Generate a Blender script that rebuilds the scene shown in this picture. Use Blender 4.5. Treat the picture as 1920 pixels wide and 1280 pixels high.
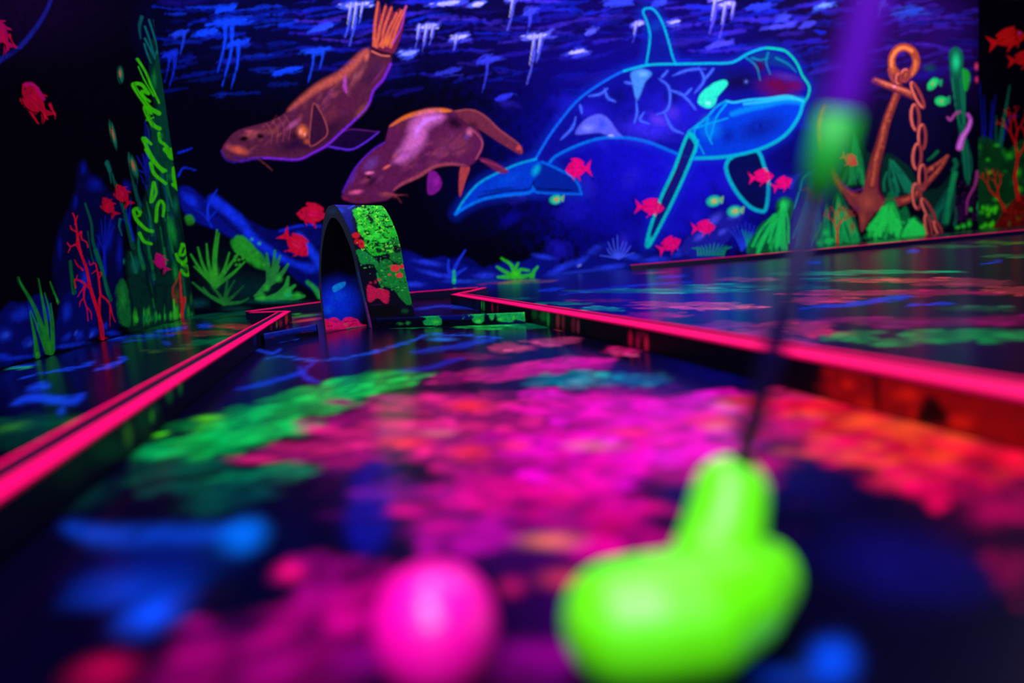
import bpy, bmesh, math, random
import numpy as np
from mathutils import Vector, Matrix

for o in list(bpy.data.objects): bpy.data.objects.remove(o)
SC = bpy.context.scene; COL = SC.collection

# ------------------------------------------------------------------ camera
FPX = 1270.0; CX, CY = 960.0, 640.0; H = 0.145
def _n(v): return v/np.linalg.norm(v)
_dn = _n(np.array([1833.-CX, 11057.-CY, FPX]))
_y = np.array([649.-CX, 514.-CY, FPX]); _y = _n(_y-_y.dot(_dn)*_dn)
_z = -_dn; _x = np.cross(_y, _z)
RW = np.array([_x, _y, _z])                       # camera(cv) -> world
cam = bpy.data.cameras.new('camera'); camo = bpy.data.objects.new('camera', cam); COL.objects.link(camo)
M3 = RW @ np.diag([1, -1, -1])
camo.matrix_world = Matrix([[*M3[0], 0], [*M3[1], 0], [*M3[2], H], [0, 0, 0, 1]])
cam.sensor_width = 36; cam.lens = FPX/1920*36; cam.clip_start = 0.01; cam.clip_end = 100
cam.dof.use_dof = True; cam.dof.focus_distance = 1.9; cam.dof.aperture_fstop = 2.05
SC.camera = camo

# ------------------------------------------------------------------ world, lamps, exposure
w = bpy.data.worlds.new('world'); SC.world = w; w.use_nodes = True
w.node_tree.nodes['Background'].inputs[0].default_value = (0.25, 0.12, 0.9, 1)
w.node_tree.nodes['Background'].inputs[1].default_value = 0.03
SC.view_settings.view_transform = 'Standard'; SC.view_settings.look = 'None'
SC.view_settings.gamma = 1; SC.view_settings.exposure = 0.0
def area(name, loc, target, sx, sy, power, col):
    l = bpy.data.lights.new(name, 'AREA'); l.shape = 'RECTANGLE'; l.size = sx; l.size_y = sy
    l.energy = power; l.color = col
    o = bpy.data.objects.new(name, l); COL.objects.link(o); o.location = loc
    o.rotation_euler = (Vector(target)-Vector(loc)).to_track_quat('-Z', 'Y').to_euler()
    return o
LCOL = (0.86, 0.74, 1.0)
area('ceiling_or_fill_light', (-0.1, 0.9, 3.5), (-0.2, 2.6, 0.3), 1.2, 0.4, 84, LCOL)
area('ceiling_or_fill_light', (2.4, 1.9, 3.5), (2.2, 4.4, 0.6), 2.4, 0.4, 122, LCOL)
area('ceiling_or_fill_light', (5.6, 3.2, 3.5), (5.0, 6.2, 0.9), 2.4, 0.4, 174, LCOL)
area('ceiling_or_fill_light', (9.0, 5.0, 3.5), (8.6, 8.0, 1.1), 2.4, 0.4, 232, LCOL)
area('ceiling_or_fill_light', (-0.35, -0.9, 2.3), (0.1, 0.4, 0.05), 0.5, 0.35, 60, LCOL)  # unseen key lamp added above the camera to brighten putter and ball
area('ceiling_or_fill_light', (-0.5, -2.2, 1.9), (0.1, 0.35, 0.08), 0.6, 0.4, 72, LCOL)  # low fill added behind the camera so the shaft and grip catch light

# ------------------------------------------------------------------ projection helpers (photo pixel <-> place)
def ray(px, py):
    v = np.stack([np.asarray(px, float)-CX, np.asarray(py, float)-CY, np.full(np.shape(px), FPX)], -1)
    return v @ RW.T
def floor_pt(px, py, z=0.0):
    d = ray(px, py); t = (z-H)/d[..., 2]
    return d*t[..., None]+np.array([0, 0, H])
def depth_pt(px, py, y):
    d = ray(px, py); return d*(y/d[..., 1])[..., None]+np.array([0, 0, H])
def wall_pt(px, py, A, nrm):
    d = ray(px, py); O = np.array([0, 0, H])
    t = ((A-O) @ nrm)/(d @ nrm); return d*t[..., None]+O
def proj(P):
    c = (np.asarray(P, float)-np.array([0, 0, H])) @ RW
    return c[..., 0]/c[..., 2]*FPX+CX, c[..., 1]/c[..., 2]*FPX+CY

# ------------------------------------------------------------------ paint engine
def lin(c):
    c = np.asarray(c, float)/255.; return np.where(c <= 0.04045, c/12.92, ((c+0.055)/1.055)**2.4)
_rs = np.random.RandomState(3); _lat = _rs.rand(256, 256)
def vnoise(x, y):
    xi = np.floor(x).astype(int); yi = np.floor(y).astype(int); fx = x-xi; fy = y-yi
    fx = fx*fx*(3-2*fx); fy = fy*fy*(3-2*fy)
    a = _lat[xi & 255, yi & 255]; b = _lat[(xi+1) & 255, yi & 255]
    c = _lat[xi & 255, (yi+1) & 255]; d = _lat[(xi+1) & 255, (yi+1) & 255]
    return (a*(1-fx)+b*fx)*(1-fy)+(c*(1-fx)+d*fx)*fy
def fbm(x, y, o=4):
    s = 0; a = 1; t = 0
    for i in range(o):
        s = s+a*vnoise(x*2**i+17*i, y*2**i+9*i); t += a; a *= 0.55
    return s/t
def sst(a, b, x):
    t = np.clip((x-a)/(b-a), 0, 1); return t*t*(3-2*t)
def smooth(pts, closed=False, n=5):
    P = np.asarray(pts, float)
    if len(P) < 3: return P
    Q = np.vstack([P[-1:], P, P[:2]]) if closed else np.vstack([2*P[0]-P[1], P, 2*P[-1]-P[-2]])
    out = []
    for i in range(1, len(Q)-2):
        p0, p1, p2, p3 = Q[i-1], Q[i], Q[i+1], Q[i+2]
        for t in np.arange(n)/n:
            out.append(.5*((2*p1)+(-p0+p2)*t+(2*p0-5*p1+4*p2-p3)*t*t+(-p0+3*p1-3*p2+p3)*t**3))
    if not closed: out.append(P[-1])
    return np.array(out)
def segdist(X, Y, P, closed=False):
    best = np.full(X.shape, 1e9); tt = np.zeros(X.shape); n = len(P)
    m = n if closed else n-1
    for i in range(m):
        a = P[i]; b = P[(i+1) % n]; d = b-a; L = d @ d+1e-9
        t = np.clip(((X-a[0])*d[0]+(Y-a[1])*d[1])/L, 0, 1)
        D = (X-a[0]-t*d[0])**2+(Y-a[1]-t*d[1])**2
        k = D < best; best = np.where(k, D, best); tt = np.where(k, (i+t)/m, tt)
    return np.sqrt(best), tt
def inpoly(X, Y, P):
    r = np.zeros(X.shape, bool); n = len(P); j = n-1
    for i in range(n):
        xi, yi = P[i]; xj, yj = P[j]
        if yi != yj:
            r ^= ((yi > Y) != (yj > Y)) & (X < (xj-xi)*(Y-yi)/(yj-yi)+xi)
        j = i
    return r
class Art:
    def __init__(s, base=(0, 0, 20)): s.ops = []; s.base = base; s.k = (0, 0, 1)
    def crop(s, x, y, sc): s.k = (x, y, sc); return s
    def T(s, pts):
        return np.array([(s.k[0]+p[0]*s.k[2], s.k[1]+p[1]*s.k[2]) for p in pts], float)
    def F(s, pts, c, a=1., soft=2., nz=0., sm=True):      # filled shape, soft edge in px
        P = s.T(pts); P = smooth(P, True, 4) if sm else P
        s.ops.append(('F', P, lin(c), a, max(.7, soft*min(1, s.k[2]*1.6)), nz*s.k[2]**.5)); return P
    def S(s, pts, w, c, a=1., soft=1.2, w2=None, nz=0., closed=False):  # brush stroke
        P = s.T(pts); P = smooth(P, closed is True, 4)
        q = s.k[2]; w *= q; w2 = w if w2 is None else w2*q; soft = max(.8, soft*q)
        s.ops.append(('S', P, lin(c), a, soft, nz*q**.5, w/2, w2/2, closed)); return P
    def B(s, x, y, rx, ry, c, a=1., ang=0., soft=1., nz=0.):    # airbrushed blob (soft: 1 fades from centre, small = hard)
        p = s.T([(x, y)])[0]; s.ops.append(('B', p, lin(c), a, soft, nz, rx*s.k[2], ry*s.k[2], math.radians(ang)))
    def paint(s, X, Y, nx=None, ny=None, ns=0.05):
        C = np.tile(lin(s.base), (len(X), 1)).astype(float)
        NX = X if nx is None else nx; NY = Y if ny is None else ny
        order = np.argsort(X); Xs = X[order]
        for op in s.ops:
            k = op[0]
            if k == 'F': P = op[1]; pad = op[4]+2
            elif k == 'S': P = op[1]; pad = max(op[6], op[7])+op[4]+2
            else: P = np.array([op[1]]); pad = 1.25*max(op[6], op[7])+2
            nz = op[5]; pad += nz*3 if k != 'B' else 0
            x0, y0 = P.min(0)-pad; x1, y1 = P.max(0)+pad
            i0, i1 = np.searchsorted(Xs, (x0, x1)); idx = order[i0:i1]
            idx = idx[(Y[idx] > y0) & (Y[idx] < y1)]
            if len(idx) == 0: continue
            x = X[idx]; y = Y[idx]; n = None
            if nz:
                n = fbm(NX[idx]*ns*2.2, NY[idx]*ns*2.2, 4)-.5
            if k == 'F':
                d, _ = segdist(x, y, P, True); ins = inpoly(x, y, P); sd = np.where(ins, d, -d)
                if nz: sd = sd+n*nz*6
                al = sst(-op[4], op[4], sd)
            elif k == 'S':
                d, t = segdist(x, y, P, op[8] is True)
                wd = op[6]*(1-t)+op[7]*t
                if nz: d = d+n*nz*6
                wd = wd*np.sqrt(np.clip(4*t*(1-t), 0, 1)) if op[8] == 2 else wd
                al = 1-sst(0, 1, (d-wd+op[4]*.5)/(op[4]+.01)) if op[4] > 0 else (d < wd)*1.
            else:
                c_, s_ = math.cos(op[8]), math.sin(op[8]); dx = x-op[1][0]; dy = y-op[1][1]
                u = (dx*c_+dy*s_)/op[6]; v = (-dx*s_+dy*c_)/op[7]; r = np.sqrt(u*u+v*v)
                if nz: r = r+n*nz
                al = 1-sst(1-op[4], 1.001, r)
            if nz: al = al*np.clip(1.05+n*1.3, .45, 1.3)
            al = np.clip(al*op[3], 0, 1)[:, None]
            C[idx] = C[idx]*(1-al)+op[2]*al
        return C

# ------------------------------------------------------------------ materials
def principled(name):
    m = bpy.data.materials.new(name); m.use_nodes = True
    return m, m.node_tree, m.node_tree.nodes['Principled BSDF']
def setp(b, rough=.6, spec=.5, coat=0.):
    b.inputs['Roughness'].default_value = rough; b.inputs['Specular IOR Level'].default_value = spec
    b.inputs['Coat Weight'].default_value = coat
def mat_plain(name, c, rough=.6, spec=.4, metal=0., coat=0., mott=0.15, sc=60):
    m, t, b = principled(name); setp(b, rough, spec, coat); b.inputs['Metallic'].default_value = metal
    n = t.nodes.new('ShaderNodeTexNoise'); n.inputs['Scale'].default_value = sc; n.inputs['Detail'].default_value = 4
    tc = t.nodes.new('ShaderNodeTexCoord'); t.links.new(tc.outputs['Object'], n.inputs['Vector'])
    r = t.nodes.new('ShaderNodeValToRGB'); L = lin(c)
    r.color_ramp.elements[0].color = (*(L*(1-mott)), 1); r.color_ramp.elements[1].color = (*np.clip(L*(1+mott*.4), 0, 1), 1)
    t.links.new(n.outputs['Fac'], r.inputs['Fac']); t.links.new(r.outputs['Color'], b.inputs['Base Color'])
    return m
def mat_attr(name, rough=.6, spec=.3, gain=1., bump=0., bscale=80, mott=.25, msc=45):
    m, t, b = principled(name); setp(b, rough, spec)
    a = t.nodes.new('ShaderNodeAttribute'); a.attribute_name = 'paint'
    n = t.nodes.new('ShaderNodeTexNoise'); n.inputs['Scale'].default_value = msc; n.inputs['Detail'].default_value = 5
    tc = t.nodes.new('ShaderNodeTexCoord'); t.links.new(tc.outputs['Object'], n.inputs['Vector'])
    mr = t.nodes.new('ShaderNodeMapRange'); mr.inputs['From Min'].default_value = .3; mr.inputs['From Max'].default_value = .7
    mr.inputs['To Min'].default_value = gain*(1-mott); mr.inputs['To Max'].default_value = gain*(1+mott*.5)
    t.links.new(n.outputs['Fac'], mr.inputs['Value'])
    v = t.nodes.new('ShaderNodeVectorMath'); v.operation = 'SCALE'
    t.links.new(a.outputs['Color'], v.inputs[0]); t.links.new(mr.outputs['Result'], v.inputs['Scale'])
    t.links.new(v.outputs[0], b.inputs['Base Color'])
    if bump:
        n2 = t.nodes.new('ShaderNodeTexNoise'); n2.inputs['Scale'].default_value = bscale; n2.inputs['Detail'].default_value = 3
        t.links.new(tc.outputs['Object'], n2.inputs['Vector'])
        bp = t.nodes.new('ShaderNodeBump'); bp.inputs['Strength'].default_value = bump; bp.inputs['Distance'].default_value = .002
        t.links.new(n2.outputs['Fac'], bp.inputs['Height']); t.links.new(bp.outputs['Normal'], b.inputs['Normal'])
    return m
M_mural = mat_attr('fluorescent_mural_paint', .85, .02)
M_floor = mat_attr('painted_glossy_floor', .2, .2, gain=.9, bump=.06, bscale=25, msc=60)
M_object = mat_attr('painted_wood', .5, .1, msc=120)
M_wall = mat_plain('black_navy_wall', (3, 2, 14), .8, .1)
M_ceil = mat_plain('black_ceiling', (4, 2, 12), .9, .1)
M_pink = mat_plain('fluorescent_pink_paint', (255, 0, 100), .6, .08, mott=.1)
M_navy = mat_plain('dark_blue_painted_wood', (3, 5, 42), .4, .3, mott=.4, sc=30)
M_black = mat_plain('black_painted_wood', (3, 3, 12), .4, .4)

# ------------------------------------------------------------------ object helpers
def props(o, label=None, cat=None, group=None, kind=None):
    if label: o['label'] = label
    if cat: o['category'] = cat
    if group: o['group'] = group
    if kind: o['kind'] = kind
    return o
def empty(name, loc, label, cat, group=None):
    o = bpy.data.objects.new(name, None); COL.objects.link(o); o.location = loc; o.empty_display_size = .1
    return props(o, label, cat, group)
def link(name, me, mat, parent=None):
    me.materials.append(mat); o = bpy.data.objects.new(name, me); COL.objects.link(o)
    if parent:
        o.parent = parent; o.matrix_parent_inverse = Matrix.Translation(parent.location).inverted()
    return o
def npmesh(name, V, Fq, colors=None, sm=False):
    me = bpy.data.meshes.new(name); V = np.asarray(V, np.float32); Fq = np.asarray(Fq, np.int32)
    me.vertices.add(len(V)); me.vertices.foreach_set('co', V.ravel())
    k = Fq.shape[1]
    me.loops.add(Fq.size); me.loops.foreach_set('vertex_index', Fq.ravel())
    me.polygons.add(len(Fq)); me.polygons.foreach_set('loop_start', np.arange(0, Fq.size, k, dtype=np.int32))
    me.polygons.foreach_set('loop_total', np.full(len(Fq), k, np.int32))
    if sm: me.polygons.foreach_set('use_smooth', np.ones(len(Fq), bool))
    me.update(calc_edges=True)
    if colors is not None:
        a = me.color_attributes.new('paint', 'FLOAT_COLOR', 'POINT')
        c = np.ones((len(V), 4), np.float32); c[:, :3] = colors; a.data.foreach_set('color', c.ravel())
    return me
def boxes(bm, pts, w, z0, z1, side=0):
    """board following a polyline in xy. side -1/0/1: which side of the line it lies on"""
    P = [Vector((p[0], p[1], 0)) for p in pts]; n = len(P); off = []
    for i in range(n):
        d = (P[min(i+1, n-1)]-P[max(i-1, 0)]).normalized()
        nn = Vector((-d.y, d.x, 0))
        if 0 < i < n-1:
            a = (P[i]-P[i-1]).normalized(); c = max(.35, a.dot(d)); nn = nn/c
        off.append(nn)
    lo, hi = (side-1)*w/2, (side+1)*w/2
    rings = []
    for p, q in zip(P, off):
        rings.append([bm.verts.new((p+q*a+Vector((0, 0, b)))) for a, b in ((lo, z0), (hi, z0), (hi, z1), (lo, z1))])
    for a, b in zip(rings, rings[1:]):
        for k in range(4): bm.faces.new((a[k], a[(k+1) % 4], b[(k+1) % 4], b[k]))
    bm.faces.new(rings[0][::-1]); bm.faces.new(rings[-1])
def bmobj(name, bm, mat, parent=None, bev=0, sm=False):
    bmesh.ops.recalc_face_normals(bm, faces=bm.faces)
    if bev: bmesh.ops.bevel(bm, geom=list(bm.edges), offset=bev, segments=2, affect='EDGES', profile=.6)
    me = bpy.data.meshes.new(name); bm.to_mesh(me); bm.free()
    if sm: me.polygons.foreach_set('use_smooth', np.ones(len(me.polygons), bool))
    return link(name, me, mat, parent)

# ------------------------------------------------------------------ planes of the room
A = np.array([-0.746, 3.603, 0.]); Bp = np.array([9.964, 8.981, 0.])
WD = _n(Bp-A); WN = np.array([WD[1], -WD[0], 0.])          # wall direction / normal towards the room
WL = np.linalg.norm(Bp-A)
def slab(name, p, q, nrm, z0, z1, t, mat):                  # wall with thickness behind its face
    p = np.array(p, float); q = np.array(q, float); b = np.array(nrm)*-t
    V = []
    for z in (z0, z1):
        for r in (p, q, q+b, p+b): V.append((r[0], r[1], z))
    F = [(0, 1, 2, 3), (4, 5, 6, 7), (0, 1, 5, 4), (1, 2, 6, 5), (2, 3, 7, 6), (3, 0, 4, 7)]
    me = npmesh(name, V, F); bm = bmesh.new(); bm.from_mesh(me); bmesh.ops.recalc_face_normals(bm, faces=bm.faces)
    bm.to_mesh(me); bm.free(); o = link(name, me, mat); props(o, kind='structure'); return o
slab('wall_back', A, Bp, WN, 0, 3.72, .08, M_wall)
slab('wall_left', (-.746, -1.4, 0), (-.746, 3.70, 0), (1, 0, 0), 0, 3.72, .08, M_wall)
RB = np.array([9.75, 9.15, 0.]); RE = np.array([13.5, 9.75, 0.]); RD = _n(RE-RB); RN = np.array([RD[1], -RD[0], 0])
slab('wall_right', RB, RE, RN, 0, 3.72, .08, M_wall)
me = npmesh('ceiling', [(-.83, -1.4, 3.72), (13.5, -1.4, 3.72), (13.5, 10, 3.72), (-.83, 10, 3.72), (-.83, -1.4, 3.78), (13.5, -1.4, 3.78), (13.5, 10, 3.78), (-.83, 10, 3.78)],
            [(0, 3, 2, 1), (4, 5, 6, 7), (0, 1, 5, 4), (1, 2, 6, 5), (2, 3, 7, 6), (3, 0, 4, 7)])
props(link('ceiling', me, M_ceil), kind='structure')
# ================================================================== mural painting, back wall
BW = Art((0, 0, 16)); FIG = []                  # FIG: (part name, label, outline px, extra dilation)
def fig(name, label, *outs): FIG.append((name, label, outs))
R_ = random.Random(11)
BW.crop(0, 0, 1)
# deep water tones
BW.B(620, 40, 480, 190, (4, 4, 62), .9, nz=.5)
BW.B(1150, 60, 520, 200, (14, 2, 92), .95, nz=.5)
BW.B(1700, 60, 330, 220, (30, 2, 70), .9, nz=.4)
BW.B(1240, 250, 420, 300, (8, 6, 150), .98, nz=.35)
BW.B(1240, 330, 320, 230, (18, 12, 205), .8, nz=.6)
BW.B(960, 360, 200, 120, (2, 2, 70), .6, nz=.5)
BW.B(1500, 300, 120, 230, (4, 4, 110), .7, nz=.5)
BW.B(1540, 190, 60, 120, (26, 22, 120), .7, nz=.8)
BW.B(1700, 250, 150, 150, (4, 3, 40), .8, nz=.5)
BW.B(1790, 80, 60, 120, (30, 8, 90), .6, nz=.8)
for i in range(60):
    x = R_.uniform(940, 1520); y = R_.uniform(150, 470)
    BW.B(x, y, R_.uniform(15, 60), R_.uniform(12, 45), R_.choice([(34, 30, 225), (20, 18, 205), (60, 50, 235), (2, 2, 70)]), R_.uniform(.15, .42), R_.uniform(0, 90), nz=.9)
# water surface: soft swell strokes, then bright crests with drips
for i in range(330):
    x = R_.uniform(300, 1840); y = R_.triangular(-5, 195, 20); L = R_.uniform(12, 60); k = 1-(y/230)
    s = R_.uniform(-.35, .12); c = R_.choice([(24, 34, 215), (40, 30, 205), (70, 50, 230), (14, 44, 225)]) if x > 560 else R_.choice([(8, 38, 200), (10, 60, 235), (6, 24, 150)])
    if x > 1560: c = R_.choice([(60, 30, 170), (34, 26, 150)])
    BW.S([(x-L, y-s*L*.5+R_.uniform(-4, 4)), (x-L*.3, y+R_.uniform(-3, 3)), (x+L*.4, y+s*L*.6), (x+L, y+s*L+R_.uniform(-3, 3))], R_.uniform(3, 9), c, .7*k*R_.uniform(.25, 1), 4, closed=2, nz=1.6)
for i in range(75):
    x = R_.uniform(300, 1840); y = R_.uniform(-5, 170)
    BW.B(x, y, R_.uniform(20, 70), R_.uniform(5, 16), R_.choice([(8, 6, 60), (2, 2, 30), (20, 14, 130)]), R_.uniform(.3, .7), R_.uniform(-20, 8), nz=.8)
def crest(x, y, L, drops, c, hi=None, a=.9):
    for k in range(5):
        u = R_.uniform(-.5, .5)*L; v = R_.uniform(-7, 7); l = L*R_.uniform(.35, .8)
        BW.S([(x+u-l, y+v+R_.uniform(2, 8)), (x+u-l*.3, y+v+R_.uniform(-2, 2)), (x+u+l*.4, y+v-R_.uniform(0, 4)), (x+u+l, y+v-R_.uniform(1, 9))], R_.uniform(3, 7), c, a*R_.uniform(.35, .75), 3, closed=2, nz=1.2)
    BW.S([(x-L*.8, y+6), (x-L*.3, y+1), (x+L*.3, y-2), (x+L*.8, y-6)], 9, c, a, 3, closed=2, nz=1.4)
    if hi: BW.S([(x-L*.5, y+2), (x, y), (x+L*.6, y-4)], 6, hi, a, 3, closed=2, nz=1.2)
    if hi:
        for k in range(4): BW.B(x+R_.uniform(-.8, .8)*L, y+R_.uniform(-4, 3), R_.uniform(3, 8), R_.uniform(1.5, 3), hi, .8, -12, nz=.6)
    for dx, l in drops:
        w_ = R_.uniform(5, 8)
        BW.S([(x+dx+2, y-3), (x+dx+R_.uniform(-1, 1), y+l*.45), (x+dx-l*.14, y+l)], w_, c, a, 3.5, 1, nz=.8)
        BW.B(x+dx+1, y, 8, 6, c, a*.8)
        if hi: BW.S([(x+dx+2, y-3), (x+dx-l*.08, y+l*.6)], w_*.6, hi, a*.85, 2.5, .8)
bl = (12, 70, 250); bp = (60, 80, 250); wh = (200, 205, 255)
for a in [(425, 42, 50, [(-4, 95), (8, 120)], bl, None), (448, 80, 26, [(-3, 88)], bl, None), (424, 17, 26, [], bl, None), (338, 62, 20, [(6, 38)], (20, 60, 210), None), (388, 62, 26, [], bl, None),
          (318, 102, 18, [(-2, 52), (8, 60)], (10, 40, 190), None), (594, 95, 32, [(-8, 60), (10, 34)], (20, 74, 235), None), (540, 132, 34, [], bl, None), (606, 52, 26, [], (40, 80, 240), None),
          (668, 9, 40, [(-12, 60), (-2, 76), (10, 36)], (70, 100, 250), wh), (802, 50, 30, [(-18, 40), (-4, 46), (8, 34)], (90, 100, 250), wh), (766, 100, 26, [], (60, 90, 250), (150, 170, 255)),
          (862, 70, 26, [(-8, 24)], (80, 90, 250), wh), (968, -4, 30, [(-8, 60)], (90, 100, 250), wh), (993, 22, 16, [(0, 46)], (60, 70, 235), None), (1006, 68, 34, [(-6, 90), (6, 50)], (90, 100, 250), wh),
          (917, 112, 28, [(-4, 60)], (50, 60, 220), None), (1080, 98, 26, [], (60, 70, 235), wh), (840, 6, 40, [], (60, 80, 250), wh), (896, 8, 22, [], (80, 100, 250), wh), (1195, 45, 16, [(-4, 34)], (70, 80, 240), wh),
          (1262, 42, 14, [], (80, 90, 240), wh), (1345, -2, 22, [(-6, 66)], (100, 90, 250), wh), (1360, 8, 18, [(-2, 62), (14, 34)], (100, 90, 250), wh), (1350, 84, 34, [], (70, 70, 230), None),
          (1108, 60, 14, [], (80, 90, 250), None), (1160, 4, 36, [], (50, 70, 230), None), (1236, 6, 20, [], (50, 70, 230), None), (1462, 50, 34, [], (70, 70, 230), None), (1546, 10, 26, [], (60, 100, 240), (120, 160, 255)),
          (1422, 12, 30, [], (40, 60, 230), None), (1640, 6, 26, [(8, 24)], (70, 90, 230), None), (1700, 22, 40, [], (30, 60, 170), None), (1512, 48, 20, [], (60, 60, 200), None), (945, 182, 22, [], (40, 50, 220), None), (840, 135, 30, [], (40, 50, 190), None), (1468, 36, 18, [], (60, 70, 220), None)]:
    crest(*a)

# ---- orca
o = BW.crop(840, 0, .375)
up = [(440, 790), (520, 660), (640, 510), (760, 420), (880, 355), (1000, 325), (1150, 320), (1300, 317), (1420, 312), (1500, 268), (1590, 240), (1680, 252), (1740, 310), (1770, 375), (1805, 430), (1800, 480), (1775, 515)]
jaw = [(1775, 515), (1750, 590), (1680, 680), (1560, 745), (1400, 782), (1230, 792)]
belly = [(1230, 792), (1150, 770), (1000, 710), (880, 688), (760, 692), (640, 730), (540, 780), (500, 822)]
mouth = [(1775, 505), (1700, 480), (1600, 492), (1500, 500), (1430, 512), (1390, 505), (1340, 535), (1290, 590), (1200, 660)]
body = up+jaw[1:]+belly[1:]
fl1 = [(440, 795), (350, 820), (240, 868), (150, 920), (80, 1000), (38, 1070), (90, 1035), (180, 995), (300, 975), (400, 965), (430, 945), (480, 850)]
fl2 = [(470, 810), (560, 850), (640, 905), (668, 970), (560, 968), (440, 960), (425, 930)]
pecL = [(1200, 672), (1130, 850), (1060, 1000), (1000, 1180), (1002, 1232), (1060, 1130), (1140, 970), (1210, 810), (1240, 720)]
pecR = [(1425, 782), (1390, 840), (1430, 940), (1500, 1025), (1560, 1055), (1590, 1040), (1602, 920), (1580, 830), (1540, 752)]
dors = [(990, 325), (1010, 190), (995, 110), (975, 60), (992, 42), (1030, 50), (1070, 110), (1100, 200), (1125, 290), (1142, 322)]
for p_ in (body, fl1, fl2, pecL, dors): o.S(p_, 60, (10, 50, 210), .28, 50, closed=True)
cy = (0, 205, 200); cb = (0, 130, 235); db = (4, 20, 120)
o.F(pecR, (0, 8, 56), .9, 4); o.S(pecR, 18, (0, 190, 200), .9, 6, closed=True)
PB = o.F(body, (10, 10, 140), .85, 5)
o.B(1150, 560, 320, 200, (30, 26, 205), .85, nz=.5); o.B(1000, 640, 220, 100, (54, 44, 235), .8, nz=.6); o.B(1120, 560, 60, 60, (90, 60, 230), .5, nz=.8); o.B(1050, 600, 70, 40, (110, 70, 235), .5, 30, nz=.8); o.B(700, 560, 80, 50, (40, 34, 225), .6, nz=.7); o.B(760, 560, 150, 90, (26, 20, 190), .6, 35, nz=.5)
o.B(1450, 400, 200, 110, (10, 3, 60), .9, nz=.4); o.B(1120, 480, 70, 90, (4, 4, 80), .7, nz=.5); o.B(850, 480, 70, 60, (6, 6, 95), .6, nz=.5); o.B(1350, 380, 150, 50, (2, 20, 120), .6, nz=.4)
o.B(1650, 430, 150, 90, (96, 0, 50), .95, 5, nz=.3); o.B(1700, 385, 110, 30, (70, 40, 150), .75, 12); o.B(1560, 330, 50, 50, (60, 0, 40), .8); o.B(1740, 430, 60, 40, (110, 0, 50), .6)
o.F([(1510, 285), (1590, 258), (1680, 285), (1740, 350), (1660, 330), (1600, 320)], (0, 60, 110), .55, 8)
for p in ([(1480, 280), (1540, 330), (1560, 400)], [(1600, 265), (1590, 310), (1610, 370)], [(1640, 290), (1700, 320), (1740, 360)], [(1520, 290), (1560, 300), (1600, 290)]): o.S(p, 12, (0, 150, 170), .6, 6, 5)
o.B(1490, 408, 22, 20, (40, 60, 150), .9); o.B(1490, 408, 9, 8, (120, 150, 220), .8)
web = (70, 120, 255)
for p in ([(1050, 390), (1100, 430), (1110, 490), (1095, 550), (1040, 575)], [(1100, 350), (1065, 390)], [(1110, 450), (1180, 480), (1240, 550)], [(1250, 330), (1280, 400), (1230, 470)], [(1280, 400), (1330, 340)], [(780, 440), (800, 490), (840, 510)], [(660, 520), (670, 570)], [(940, 500), (945, 560), (930, 620)],
          [(1080, 560), (1120, 640), (1180, 670)], [(880, 410), (930, 420)], [(1120, 380), (1200, 350), (1290, 345)], [(1180, 480), (1220, 440)], [(700, 480), (760, 470), (800, 440)], [(560, 700), (620, 640), (640, 580)], [(980, 560), (960, 600), (1010, 620)]):
    o.S(p, 22, (40, 60, 220), .35, 18, closed=2, nz=1); o.S(p, 11, web, .75, 7, closed=2, nz=1)
o.F([(915, 365), (970, 343), (1018, 368), (985, 410), (962, 470), (942, 500), (925, 430)], (70, 150, 235), .9, 5); o.B(975, 370, 40, 24, (110, 190, 240), .8)
o.F([(636, 668), (680, 602), (750, 570), (800, 592), (842, 650), (872, 686), (830, 690), (760, 664), (700, 668)], (90, 105, 240), .92, 4); o.B(700, 640, 50, 30, (130, 150, 250), .8); o.B(770, 620, 30, 40, (30, 70, 235), .7); o.B(815, 682, 24, 14, (225, 225, 255), 1)
JW = mouth[::-1]+jaw[1:]+[(1215, 720)]
o.F(JW, (0, 62, 205), .97, 3, sm=False)
o.B(1560, 640, 190, 90, (4, 18, 130), .85, -18, nz=.5); o.B(1400, 680, 60, 70, (0, 20, 140), .6, nz=.4)
o.S([(1770, 505), (1690, 500), (1600, 520), (1500, 545), (1420, 570)], 40, (0, 140, 220), .85, 22, 26); o.S([(1760, 498), (1690, 492), (1600, 505), (1480, 520)], 14, (40, 205, 235), .8, 8)
for p in ([(1390, 520), (1340, 590), (1310, 700)], [(1300, 590), (1290, 650), (1320, 720)], [(1240, 640), (1300, 620), (1400, 590)], [(1250, 700), (1240, 760)], [(1280, 600), (1230, 660), (1280, 770)]): o.S(p, 10, (0, 190, 225), .75, 6, 6)
o.B(1310, 640, 80, 90, (0, 150, 225), .55, nz=.3)
o.F(dors, (6, 22, 140), .8, 4); o.B(1040, 130, 40, 90, (10, 60, 170), .7, 70); o.B(1000, 75, 12, 22, (50, 20, 110), .9); o.S(dors, 11, (0, 175, 205), .92, 4)
o.F([(1250, 500), (1270, 460), (1330, 415), (1382, 400), (1396, 425), (1350, 480), (1330, 530), (1290, 540), (1255, 520)], (40, 245, 190), 1, 3, nz=.2); o.B(1300, 515, 24, 14, (150, 255, 230), .9)
o.S(up[:6], 12, (10, 105, 235), .95, 5); o.S(up[4:12], 12, (0, 185, 205), .95, 4); o.S(up[10:], 11, (0, 200, 150), .95, 4)
o.S(jaw, 17, (0, 185, 200), .95, 6); o.S(belly, 14, (0, 120, 235), .9, 6, 14); o.S(mouth[:6], 11, (40, 205, 225), .9, 5); o.S(mouth[5:], 10, (0, 170, 215), .9, 5)
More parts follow.
